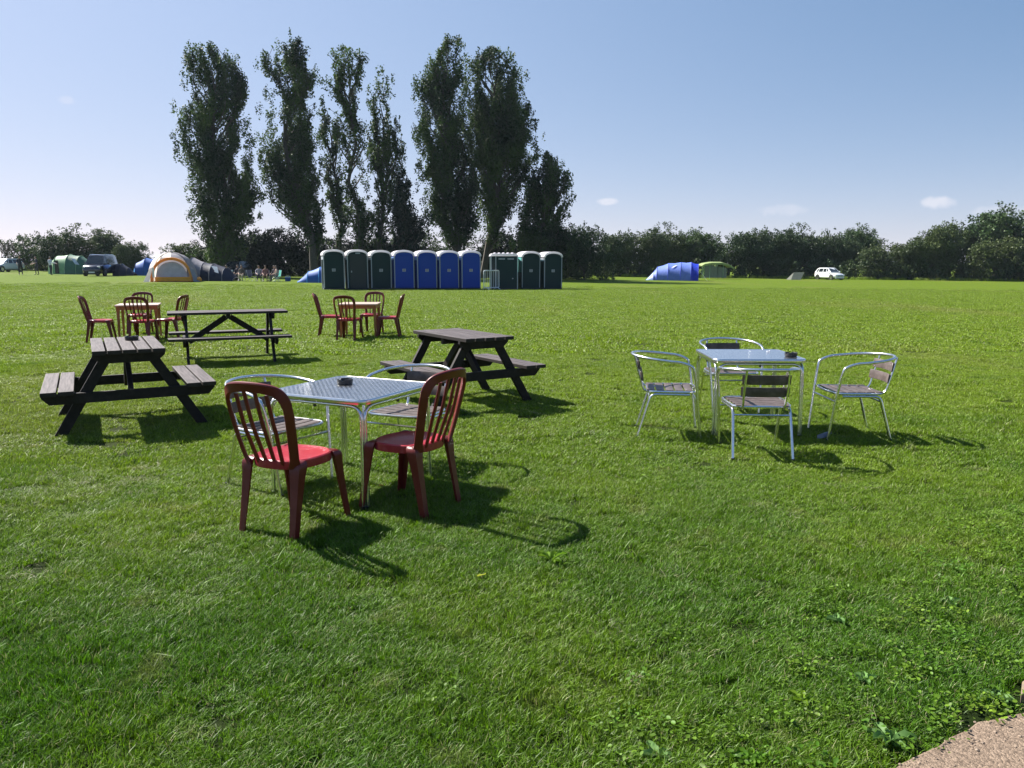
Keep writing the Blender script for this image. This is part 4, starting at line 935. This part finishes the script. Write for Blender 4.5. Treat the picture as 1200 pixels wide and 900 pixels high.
r0 = fr_arch(1.12, 1.50, -1.52); mb = MB(); mb.add(r0 + [v + Vector((0, .03, 0)) for v in r0], [tuple(range(21)), tuple(range(21, 42))[::-1]]); mb.build('door_panel', cloth('pale mauve', (.52, .47, .50)), root)
MB().box((.10, -1.66, .19), (2.5, .12, .34)).build('sill', org2, root, False, .03)
MB().box((-1.24, -1.60, .7), (.14, .08, .75)).build('window', M['white'], root, False, .01)
for a in (.25, .75, 1.25, 1.75):
    MB().tube([Vector((1.80 * cos(pi * a) * cos(pi / 2 * k / 8) ** .75, 1.80 * sin(pi * a) * cos(pi / 2 * k / 8) ** .75, 2.17 * sin(pi / 2 * k / 8) ** .9)) for k in range(9)], .05, 6).build('pole_sleeve', gr if a > 1.5 else wh, root)
MB().tube([(0, 0, 2.1), (0, 0, 2.3)], .05, 6).build('cap', gr, root)
for sx, c_ in ((-1, wh), (1, gr)):
    mb = MB(); mb.add([(sx * 1.25, -1.45, 1.1), (sx * 1.5, -1.3, 1.0), (sx * 1.95, -1.75, 0), (sx * 1.55, -1.85, 0)], [(0, 1, 2, 3)]); mb.add([(sx * 1.25, -1.42, 1.1), (sx * 1.5, -1.27, 1.0), (sx * 1.95, -1.72, 0), (sx * 1.55, -1.82, 0)], [(3, 2, 1, 0)]); mb.build('leg_flap', c_, root)
mb = MB(); mb.lathe([(.02, 0), (.22, .05), (.26, .18), (.16, .32), (.02, .36)], 10, (1.85, -1.5, 0)); mb.build('bundle', org, root)
# grey leaning flap tent on its left and the two tone tunnel on its right
t = arch_tent('tent', [(-.45, .5, .95), (0, .6, 1.1), (.5, .4, .7)], [gr, gr], -28.6, 62.4, R(60), 'small grey tent tucked between the blue dome and the orange fronted tent', caps=(gr, gr))
t = arch_tent('tent', [(-1.7, 1.3, 1.85), (-.75, 1.15, 1.45), (0, 1.2, 1.35), (1.0, 1.1, 1.05), (1.75, .8, .25)], [gr, db, db, db], -23.9, 62.5, R(-3), 'grey and navy blue tent joined behind the right side of the orange fronted tent', caps=(gr, None), pole=gr)
mb = MB(); mb.add([(-.15, -.62, 1.22), (.5, -.66, 1.12), (.75, -1.02, .62), (.35, -.95, .72)], [(0, 1, 2, 3)]); mb.add([(-.15, -.6, 1.2), (.5, -.64, 1.1), (.75, -1.0, .6), (.35, -.93, .7)], [(3, 2, 1, 0)]); mb.build('window', win, t)
t = arch_tent('tent', [(-1.7, .5, .12), (-.9, .85, .85), (0, .95, 1.2), (.9, .95, 1.25), (1.7, .8, 1.0)], [bl, bl, bl, bl], -14.9, 60.5, R(3), 'bright blue tent half hidden behind the leftmost green toilet', pole=sky_, caps=(None, bl))
b1, b2 = cloth('periwinkle', (.13, .21, .62)), cloth('ultramarine', (.012, .045, .55)); b3 = cloth('palest blue', (.30, .40, .70))
t = arch_tent('tent', [(-2.9, 1.3, .10), (-2.1, 1.35, 1.0), (-1.75, 1.4, 1.45), (-.55, 1.55, 1.85), (.75, 1.6, 1.95), (1.85, 1.6, 1.95), (2.6, 1.55, 1.75)], [b3, b1, b1, b1, b1, b2], 17.7, 85, R(-14), 'large blue tunnel tent with dark seams in front of the right hedge', caps=(None, b2), pole=b2)
mb = MB(); mb.add([(-.2, -1.13, 1.42), (.15, -1.08, 1.50), (.42, -.9, 1.66), (.05, -.95, 1.56), (-.2, -1.2, 1.28)], [(0, 1, 2, 3), (0, 1, 4)]); mb.build('badge', M['white'], t)
for q in ((3.6, -1.8, 0), (3.5, 1.2, 0)): guy(t, (2.6, q[1] * .5, 1.3), q)
lime = cloth('lime', (.26, .33, .12)); 
root = empty('awning', (25.6, 98, T(25.6, 98)), R(4), 'lime green awning on thin poles beside the large blue tunnel tent', 'awning')
ar = lambda y: [(x_, y, z_) for x_, z_ in ((-2.1, 1.62), (-1.7, 1.86), (-.8, 2.0), (.6, 2.0), (1.3, 1.82), (2.0, 1.42))]
mb = MB(); mb.loft([ar(-1.2), [(a, 0, c + .12) for a, b, c in ar(0)], ar(1.2)], cap=False, close=False); mb.loft([[(a, b, c - .03) for a, b, c in ar(-1.2)], [(a, b, c - .03) for a, b, c in ar(1.2)]], cap=False, close=False); mb.build('canopy', lime, root)
mb = MB(); mb.loft([ar(-1.21), [(a, b, c - .24) for a, b, c in ar(-1.21)]], cap=False, close=False); mb.build('valance', lime, root)
for x_, z_ in ((-1.05, 1.9), (.65, 1.95), (-2.0, 1.6)):
    for y_ in (-1.15, 1.15): MB().tube([(x_, y_, 0), (x_, y_, z_)], .03, 5).build('pole', lg1, root)
mb = MB(); mb.add([(-1.0, 1.1, .1), (1.9, 1.1, .1), (1.9, 1.1, 1.3), (-1.0, 1.1, 1.8)], [(0, 1, 2, 3)]); mb.build('back_wall', cloth('mesh', (.05, .08, .07)), root)
root = empty('tent', (35.9, 98, T(35.9, 98)), R(5), 'small olive grey ridge tent alone near the white car', 'tent'); ol = cloth('olive grey', (.22, .23, .17))
mb = MB(); mb.loft([[(-1.0, -.7, 0), (-.35, 0, .92), (-1.0, .7, 0)], [(.25, -.7, 0), (1.05, 0, .95), (.25, .7, 0)]], cap=False, close=False); mb.build('flysheet', ol, root)
mb = MB(); mb.add([(-1.0, -.7, 0), (-.38, 0, .90), (-1.0, .7, 0)], [(0, 1, 2)]); mb.add([(.2, -.66, 0), (.95, 0, .90), (.2, .66, 0)], [(0, 1, 2)]); mb.build('end_panel', cloth('dark olive', (.07, .08, .06)), root)
MB().tube([(1.0, 0, 0), (1.0, 0, .95)], .02, 5).build('pole', M['blk'], root)

# ------------------------------------------------------------------ cars
def make_car(paint, x, y, rz, label, Lh=2.0, hwid=.86, belt=.95, roof=1.48, hood=.86, kind='hatch', cat='car', name='parked_car', zs=1):
    root = empty(name, (x, y, T(x, y)), rz, label, cat)
    k = Lh / 2.0
    st = [(-2.0, .70, .38, belt - .12), (-1.93, .80, .30, belt - .02), (-1.2, .86, .24, belt), (0, .87, .22, belt), (.85, .86, .22, belt - .01), (1.3, .84, .22, hood), (1.75, .80, .26, hood - .10), (1.95, .73, .32, hood - .22), (2.02, .66, .38, hood - .34)]
    rings = []
    for sx, w, zb, zt in st:
        w = w / .87 * hwid; rings.append([Vector((sx * k, s_ * w * a, z)) for s_, a, z in ((-1, .86, zb), (-1, 1.0, zb + .12), (-1, 1.01, (zb + zt) / 2), (-1, .97, zt - .06), (-1, .86, zt), (1, .86, zt), (1, .97, zt - .06), (1, 1.01, (zb + zt) / 2), (1, 1.0, zb + .12), (1, .86, zb))])
    MB().loft(rings).build('body', paint, root)
    if kind == 'van': cab = [(-1.97, -1.90), (-1.2, -1.2), (-.3, -.3), (.55, .50), (1.30, .72)]
    else: cab = [(-1.95, -1.55), (-1.25, -1.15), (-.35, -.35), (.35, .12), (1.12, .30)]
    hb, ht = hwid * .96, hwid * .74; zt = [roof - .06, roof, roof, roof - .005, roof - .05]
    Bp = [(a * k, hb * (.92 if i in (0, 4) else 1), belt - .03) for i, (a, b) in enumerate(cab)]; Tp = [(b * k, ht * (.94 if i in (0, 4) else 1), zt[i]) for i, (a, b) in enumerate(cab)]
    rings = [[Vector((Bp[i][0], -Bp[i][1], Bp[i][2])), Vector((Tp[i][0], -Tp[i][1], Tp[i][2])), Vector((Tp[i][0], 0, Tp[i][2] + .03)), Vector((Tp[i][0], Tp[i][1], Tp[i][2])), Vector((Bp[i][0], Bp[i][1], Bp[i][2]))] for i in range(5)]
    MB().loft(rings).build('cabin', paint, root)
    def patch(A, B_, C, D, off, u0, u1, v0, v1):
        def P(u, v): return Vector(A).lerp(Vector(B_), u).lerp(Vector(D).lerp(Vector(C), u), v) + Vector(off)
        q = [P(u0, v0), P(u1, v0), P(u1, v1), P(u0, v1)]; o_ = Vector(off); return MB().hexa([q[0], q[1], q[3], q[2], q[0] - o_ * 2, q[1] - o_ * 2, q[3] - o_ * 2, q[2] - o_ * 2])
    for s_ in (-1, 1):
        f = lambda p: (p[0], s_ * p[1], p[2])
        for i in range(1, 4) if kind == 'van' else range(0, 4):
            if i == 3 and kind != 'van': u1 = .62
            else: u1 = .94
            patch(f(Bp[i]), f(Bp[i + 1]), f(Tp[i + 1]), f(Tp[i]), (0, s_ * .012, .002), .08 if i else .35, u1, .10, .84).build('window', M['glass'], root, False)
        for wx in (-1.28, 1.27):
            w_ = MB().tube([(wx * k, s_ * (hwid * .985 - .18), .315), (wx * k, s_ * (hwid * .985 + .015), .315)], .315, 18).build('wheel', M['tyre'], root)
            MB().tube([(wx * k, s_ * hwid * .98, .315), (wx * k, s_ * (hwid * .98 + .035), .315)], .20, 12).build('rim', M['alu'], w_)
            MB().tube([(wx * k, s_ * (hwid * .92), .33), (wx * k, s_ * (hwid * 1.0 + .002), .33)], .37, 18).build('wheel_arch', M['blk'], root)
        MB().box((1.93 * k, s_ * hwid * .66, hood - .24), (.10, .30, .15), Euler((0, 0, -s_ * .35)).to_matrix()).build('headlight', M['white'], root, False, .03)
        MB().box((-1.97 * k, s_ * hwid * .80, belt - .16), (.08, .18, .22)).build('tail_light', M['red'], root, False, .02)
        MB().box((.78 * k, s_ * (hwid + .10), belt + .07), (.10, .18, .13)).build('mirror', paint, root, False, .03)
    patch((Bp[4][0], -Bp[4][1], Bp[4][2]), Bp[4], Tp[4], (Tp[4][0], -Tp[4][1], Tp[4][2]), (.012, 0, .008), .06, .94, .12, .93).build('windscreen', M['glass'], root, False)
    patch((Bp[0][0], -Bp[0][1], Bp[0][2]), Bp[0], Tp[0], (Tp[0][0], -Tp[0][1], Tp[0][2]), (-.012, 0, .008), .10, .90, .12, .88).build('rear_window', M['glass'], root, False)
    MB().box((2.00 * k, 0, .36), (.06, .52, .12)).build('number_plate', M['white'], root, False, .004)
    MB().box((1.995 * k, 0, .52), (.05, hwid * .9, .10)).build('grille', M['blk'], root, False, .01)
    MB().box((1.94 * k, 0, .26), (.16, hwid * 1.6, .14)).build('bumper', M['blk'] if kind == 'van' else paint, root, False, .04)
    return root
p_silver = mat('silver car paint', (.60, .62, .66), .35, .2, coat=1); p_white = mat('white car paint', (.74, .76, .76), .3, coat=1)
p_navy = mat('dark navy car paint', (.016, .018, .032), .22, .3, coat=1); p_grey = mat('dark grey car paint', (.05, .055, .065), .25, .5, coat=1)
make_car(p_silver, -57.4, 88, R(-98), 'silver car parked at the far left edge, bonnet towards the camera', Lh=2.1, name='parked_car')
v_ = make_car(p_navy, -39.15, 74, R(-82), 'dark people carrier beside the green tent, bonnet shining', Lh=2.25, hwid=.93, belt=1.12, roof=1.98, hood=1.08, kind='van', cat='van', name='parked_van')
for s_ in (-1, 1): MB().tube([(-1.8, s_ * .62, 2.0), (.5, s_ * .62, 2.02)], .025, 6).build('roof_rail', M['alu'], v_)
make_car(p_grey, -27.0, 76, R(-98), 'dark grey car in shade behind the seated campers', roof=1.52)
make_car(p_white, 41.3, 101, R(-70), 'small white hatchback parked in front of the right hedge', Lh=1.9, roof=1.54, belt=.98)

# ------------------------------------------------------------------ people
def limb_mesh(name, J, E_, Rr, root_i, mats, pick, parent):
    me = bpy.data.meshes.new(name); me.from_pydata([tuple(j) for j in J], E_, []); o = bpy.data.objects.new(name, me); COL.objects.link(o)
    sk = o.modifiers.new('skin', 'SKIN'); sk.use_smooth_shade = True
    for i, r in enumerate(Rr): me.skin_vertices[0].data[i].radius = r if isinstance(r, tuple) else (r, r); me.skin_vertices[0].data[i].use_root = (i == root_i)
    o.modifiers.new('sub', 'SUBSURF').levels = 1; o.modifiers['sub'].render_levels = 1
    dg_ = bpy.context.evaluated_depsgraph_get(); nm = bpy.data.meshes.new_from_object(o.evaluated_get(dg_)); bpy.data.objects.remove(o)
    nm.materials.clear()
    for m in mats: nm.materials.append(m)
    for p in nm.polygons: p.material_index = pick(p.center); p.use_smooth = True
    return nm
def person(x, y, face, label, shirt, trousers, sit=False, hair=(.03, .02, .015), h=1.75, arm=.3, skirt=False, group=None, hat=None):
    root = empty('person', (x, y, T(x, y)), math.atan2(face[1], face[0]) - pi / 2, label, 'person', group)
    k = h / 1.75; J = []; E_ = []; Rr = []
    def j(p, r, par=None):
        J.append(Vector(p) * k); Rr.append((r[0] * k, r[1] * k) if isinstance(r, tuple) else r * k)
        if par is not None: E_.append((par, len(J) - 1))
        return len(J) - 1
    pz, py = (.48, -.02) if sit else (.95, 0); dz = pz - .95
    pel = j((0, py, pz), (.15, .11)); wa = j((0, py - .01, 1.12 + dz), (.125, .095), pel); ch = j((0, py - .02, 1.32 + dz), (.155, .105), wa); nb = j((0, py - .01, 1.46 + dz), (.075, .065), ch); nk = j((0, py + .01, 1.52 + dz), .052, nb)
    hd = j((0, py + .03, 1.60 + dz), (.074, .088), nk); ht_ = j((0, py + .03, 1.70 + dz), (.072, .084), hd)
    hands = []
    for s_ in (-1, 1):
        sh = j((s_ * .185, py - .01, 1.41 + dz), .055, ch)
        if sit: el = j((s_ * .245, py + .06, 1.16 + dz), .042, sh); wr = j((s_ * .18, py + .28, 1.06 + dz), .028, el); ha = j((s_ * .15, py + .35, 1.05 + dz), (.040, .020), wr)
        else: el = j((s_ * .235, .02 - .03 * arm, 1.15), .042, sh); wr = j((s_ * (.24 - .06 * arm), .10 + .35 * arm, .93 + .22 * arm), .028, el); ha = j((s_ * (.235 - .06 * arm), .13 + .42 * arm, .86 + .25 * arm), (.040, .020), wr)
        hands.append((J[wr], J[ha], s_))
    for s_ in (-1, 1):
        hp = j((s_ * .095, py, pz - .05), (.085, .09), pel)
        if sit: kn = j((s_ * .13, py + .42, .50), .058, hp); an = j((s_ * .13, py + .44, .10), .038, kn); toe = j((s_ * .14, py + .60, .04), (.045, .03), an)
        else: kn = j((s_ * .11, .02 + s_ * .05, .50), .058, hp); an = j((s_ * .12, -.03 + s_ * .08, .09), .038, kn); toe = j((s_ * .13, .13 + s_ * .08, .035), (.045, .03), an)
    ms = [M['skin'], cloth('shirt%s' % str(shirt), shirt, .8, 0), cloth('trousers%s' % str(trousers), trousers, .8, 0), M['blk']]
    def pick(c):
        z = c.z / k; ax = abs(c.x) / k
        if z > 1.47 + dz: return 0
        if sit:
            if z < .12: return 3
            if c.y / k > .17 and z > .60: return 0
            return 1 if z > .58 else 2
        if z < .10: return 3
        if ax > .15 and c.y / k > .09 and z < 1.12: return 0
        if ax > .205 and z < 1.0: return 0
        return 1 if z > .93 else 2
    nm = limb_mesh('body', J, E_, Rr, 0, ms, pick, root)
    bm = bmesh.new(); bm.from_mesh(nm)
    def addtube(P, rs_):
        mb = MB(); mb.tube(P, rs_, 5); vs = [bm.verts.new(v) for v in mb.v]
        for f in mb.f:
            try: q = bm.faces.new([vs[i] for i in f]); q.material_index = 0; q.smooth = True
            except ValueError: pass
    for wr_, ha_, s_ in hands:
        d = (ha_ - wr_).normalized(); sd = Vector((1, 0, 0)) - d * d.x; sd.normalize(); dn = Vector((0, 0, -1))
        for q, ln in ((-1.5, .058), (-.5, .068), (.5, .064), (1.5, .050)):
            b0 = ha_ + sd * q * .017 * k + d * .012 * k; addtube([b0, b0 + (d * .6 + dn * .15) * ln * k, b0 + (d * .85 + dn * .55) * ln * k], [.009 * k, .008 * k, .006 * k])
        b0 = ha_ - sd * s_ * .032 * k - d * .02 * k; addtube([b0, b0 + (d * .5 - sd * s_ * .5) * .045 * k, b0 + (d * .9 - sd * s_ * .5) * .065 * k], [.011 * k, .010 * k, .007 * k])
    hz = (1.615 + dz) * k; hy = (py + .03) * k
    addtube([(0, hy + .082 * k, hz + .02 * k), (0, hy + .108 * k, hz - .012 * k), (0, hy + .085 * k, hz - .02 * k)], [.008 * k, .013 * k, .010 * k])
    for s_ in (-1, 1): addtube([(s_ * .072 * k, hy - .01, hz - .02 * k), (s_ * .086 * k, hy - .018, hz + .01 * k), (s_ * .074 * k, hy - .01, hz + .035 * k)], [.008 * k, .012 * k, .008 * k])
    bm.to_mesh(nm); bm.free(); link(bpy.data.objects.new('body', nm), root)
    mb = MB(); rings = []
    for i in range(6):
        ph = i / 5 * pi / 2; rings.append([Vector((cos(2 * pi * q / 14) * .086 * cos(ph) * k, hy - .012 * k + sin(2 * pi * q / 14) * .098 * cos(ph) * k, hz + .03 * k + .095 * sin(ph) * k - (.075 * k if (sin(2 * pi * q / 14) < .2 and i == 0) else 0))) for q in range(14)])
    mb.loft(rings); mb.build('hair' if not hat else 'hat', mat('hair tone', hat or hair, .7), root)
    return root
def camp_chair(x, y, face, col, label):
    root = empty('camping_chair', (x, y, T(x, y)), math.atan2(face[1], face[0]) - pi / 2, label, 'chair', 'folding camping chairs'); c = cloth('sling%s' % str(col), col)
    mb = MB(); mb.ribbon([(0, -.24, .44), (0, 0, .39), (0, .24, .43)], (1, 0, 0), .50, .012); mb.build('seat', c, root)
    mb = MB(); mb.ribbon([(0, -.24, .42), (0, -.29, .65), (0, -.33, .90)], (1, 0, 0), .50, .012); mb.build('backrest', c, root)
    for sx in (-1, 1):
        MB().tube([(sx * .26, -.27, 0), (sx * .26, .22, .43)], .011, 6).build('leg', M['galv'], root); MB().tube([(sx * .26, .25, 0), (sx * .26, -.24, .43), (sx * .26, -.33, .90)], .011, 6).build('leg', M['galv'], root)
        MB().box((sx * .27, .0, .62), (.05, .48, .02)).build('armrest', c, root, False, .005)
    return root
gl = 'campers standing at the far left'; gs = 'campers sitting under the poplars'
person(-45.85, 72.5, (.5, -.8), 'person in dark clothes standing in front of the silver car', (.02, .02, .035), (.015, .015, .025), group=gl, h=1.84)
person(-45.55, 74.5, (-.6, -.7), 'person in dark top walking midway between the silver car and green tent', (.03, .028, .05), (.03, .03, .05), group=gl, h=1.78, arm=.6)
person(-44.2, 74.5, (.9, -.2), 'person in a pale T shirt and dark trousers beside the green tent', (.55, .58, .68), (.02, .025, .05), group=gl, h=1.76, arm=.9)
seats = [
 (-22.9, 62.3, (.6, -.4), (.20, .13, .12), (.03, .03, .06), (.03, .03, .05), 'seated person in brown top, leftmost camper under the poplars'),
 (-22.35, 63.3, (-.3, -.9), (.03, .02, .03), (.02, .02, .03), (.03, .02, .02), 'seated person in black behind the leftmost seated camper'),
 (-21.65, 62.2, (.1, -1), (.10, .08, .07), (.42, .36, .28), (.02, .02, .03), 'seated person with pale trousers, second from the left'),
 (-20.2, 62.0, (.3, -.9), (.30, .28, .34), (.03, .03, .05), (.02, .03, .06), 'seated person in a light grey top, middle of the row'),
 (-19.55, 61.6, (.2, -.9), (.22, .10, .10), (.25, .16, .12), (.02, .02, .03), 'seated person in a reddish top, near the middle of the row'),
 (-19.1, 62.4, (-.5, -.7), (.05, .04, .05), (.10, .07, .07), (.04, .02, .02), 'seated person in dark top behind the reddish one'),
 (-18.7, 61.6, (-.7, -.5), (.30, .20, .17), (.12, .10, .10), (.08, .42, .36), 'seated person on a turquoise camping chair, rightmost camper')]
for x, y, f, sh_, tr, cc, lb in seats:
    person(x, y, f, lb, sh_, tr, sit=True, group=gs, hair=(.05, .03, .02)); fv = Vector((*f, 0)).normalized()
    camp_chair(x - fv.x * .02, y - fv.y * .02, f, cc, 'camping chair under the ' + lb.split(',')[0])
camp_chair(-20.75, 62.0, (.9, -.4), (.12, .12, .17), 'empty grey camping chair between the campers')
root = empty('cool_box', (-18.2, 63, T(-18, 63)), .2, 'small blue cool box on the grass right of the seated campers', 'cool box'); MB().box((0, 0, .14), (.42, .28, .28)).build('tub', bl2, root, False, .02); MB().box((0, 0, .31), (.44, .30, .06)).build('lid', bl, root, False, .015); MB().tube([(-.2, 0, .25), (-.16, 0, .42), (.16, 0, .42), (.2, 0, .25)], .012, 6).build('handle', M['white'], root)

# ------------------------------------------------------------------ weeds in the near lawn
def broad_plant(x, y, n, L_, w, label, m='weed', up=.5, seed=0, name='broad_leaved_weed'):
    rg = random.Random(seed); root = empty(name, (x, y, 0), 0, label, 'weed')
    for i in range(n):
        a = i * 2.4 + rg.uniform(-.3, .3); ln = L_ * rg.uniform(.6, 1.1); el = up * rg.uniform(.5, 1.3); d = Vector((cos(a), sin(a), 0)); sd = Vector((-sin(a), cos(a), 0)); rings = []
        for k in range(8):
            t = k / 7; c = d * ln * t + Vector((0, 0, .008 + ln * (el * t - .75 * el * t * t) * 1.5)); ww = w * rg.uniform(.85, 1.1) * (sin(pi * min(.995, t * .90 + .10)) ** .8) * (.3 if k == 0 else 1) * (1 + .16 * (-1) ** k); wv = .10 * w * sin(k * 2.1 + i)
            rings.append([c + sd * ww * .5 + Vector((0, 0, .010 + wv)), c + sd * ww * .25 + Vector((0, 0, .002)), c - Vector((0, 0, .006)), c - sd * ww * .25 + Vector((0, 0, .002)), c - sd * ww * .5 + Vector((0, 0, .010 - wv))])
        MB().loft(rings, cap=False, close=False).build('leaf', M[m], root)
    return root
broad_plant(1.22, 2.27, 8, .075, .030, 'pale wrinkled broad leaved weed right at the tip of the concrete path', up=.8, seed=1)
broad_plant(1.30, 2.63, 5, .050, .021, 'pale weed with upright leaves, above the path tip among clover', up=1.1, seed=2)
broad_plant(1.72, 2.52, 6, .050, .026, 'broad leaved weed hanging over the edge of the concrete path', up=.6, seed=3)
broad_plant(1.40, 3.12, 5, .055, .022, 'broad leaved weed farther up the lawn, left of the paler pair', up=.7, seed=4)
broad_plant(1.98, 3.28, 4, .055, .022, 'small pale weed near the right edge of the lawn', up=.8, seed=5)
broad_plant(.20, 3.78, 7, .085, .024, 'bright green weed by the dark hollow in front of the tables', 'clover', up=1.3, seed=6)
broad_plant(.46, 2.20, 7, .06, .024, 'spreading pale weed at the bottom edge, left of the path tip', 'weed', up=.5, seed=7)
broad_plant(.74, 2.19, 6, .06, .022, 'jagged pale weed at the bottom edge beside the path tip', 'clover', up=.6, seed=8)
broad_plant(1.02, 2.50, 5, .055, .018, 'narrow leaved weed in the clover above the bottom edge', 'clover', up=1.0, seed=9)
root = empty('dandelion', (-.89, 5.04, 0), 0, 'yellow dandelion flower in the grass under the near metal table', 'flower'); MB().tube([(0, 0, 0), (.004, 0, .05)], .002, 5).build('stem', M['clover'], root)
mb = MB()
for i in range(22):
    a = i * 2.4; r_ = .006 + .013 * (i / 22); mb.add([(r_ * .3 * cos(a), r_ * .3 * sin(a), .05), (r_ * cos(a + .25), r_ * sin(a + .25), .058 - i * .0004), (1.25 * r_ * cos(a), 1.25 * r_ * sin(a), .058 - i * .0004), (r_ * cos(a - .25), r_ * sin(a - .25), .058 - i * .0004)], [(0, 1, 2, 3)])
mb.build('petals', mat('yellow petals', (.80, .55, .02), .5), root)
root = empty('fallen_leaf', (-.17, 3.55, .035), .6, 'single yellow green leaf lying on the lawn in front of the tables', 'leaf')
mb = MB(); mb.loft([[(t_ * .05, sin(pi * t_) ** .8 * .010 + .001, .004 * sin(t_ * 6)), (t_ * .05, 0, -.003), (t_ * .05, -sin(pi * t_) ** .8 * .010 - .001, .006)] for t_ in (0, .15, .35, .6, .8, 1)], cap=False, close=False); mb.build('blade', mat('yellow green leaf', (.42, .46, .05), .5, transl=.3), root)
# scuffed grey object under the lone chair: a crushed dark plastic cup
root = empty('crushed_cup', (2.72, 6.63, 0), .4, 'small crushed dark blue grey litter on the grass under the rightmost chair', 'litter')
rg = random.Random(3); mb = MB(); mb.loft([[Vector((.03 * cos(2 * pi * q / 10) * (1 + rg.uniform(-.3, .3)) + z_ * .9, .03 * sin(2 * pi * q / 10) * (1 + rg.uniform(-.4, .2)), .028 + .018 * sin(2 * pi * q / 10 + 1) + z_ * .15)) for q in range(10)] for z_ in (0, .03, .07, .10)]); mb.build('cup', mat('dusty blue grey plastic', (.10, .12, .16), .4), root)

# ------------------------------------------------------------------ summer haze
HAZE = .00012
hm = bpy.data.materials.new('haze'); hm.use_nodes = True; t = hm.node_tree; t.nodes.remove(t.nodes['Principled BSDF']); pv = t.nodes.new('ShaderNodeVolumePrincipled')
pv.inputs['Color'].default_value = (.72, .84, 1, 1); pv.inputs['Density'].default_value = HAZE; pv.inputs['Anisotropy'].default_value = .2; t.links.new(pv.outputs[0], t.nodes['Material Output'].inputs['Volume'])
hb_ = MB(); hb_.box((0, 30, 13.5), (5400, 7400, 31)); 
if HAZE: o = hb_.build('haze', hm, None, False); tag(o, 'thin summer haze over the field', 'haze', kind='stuff')
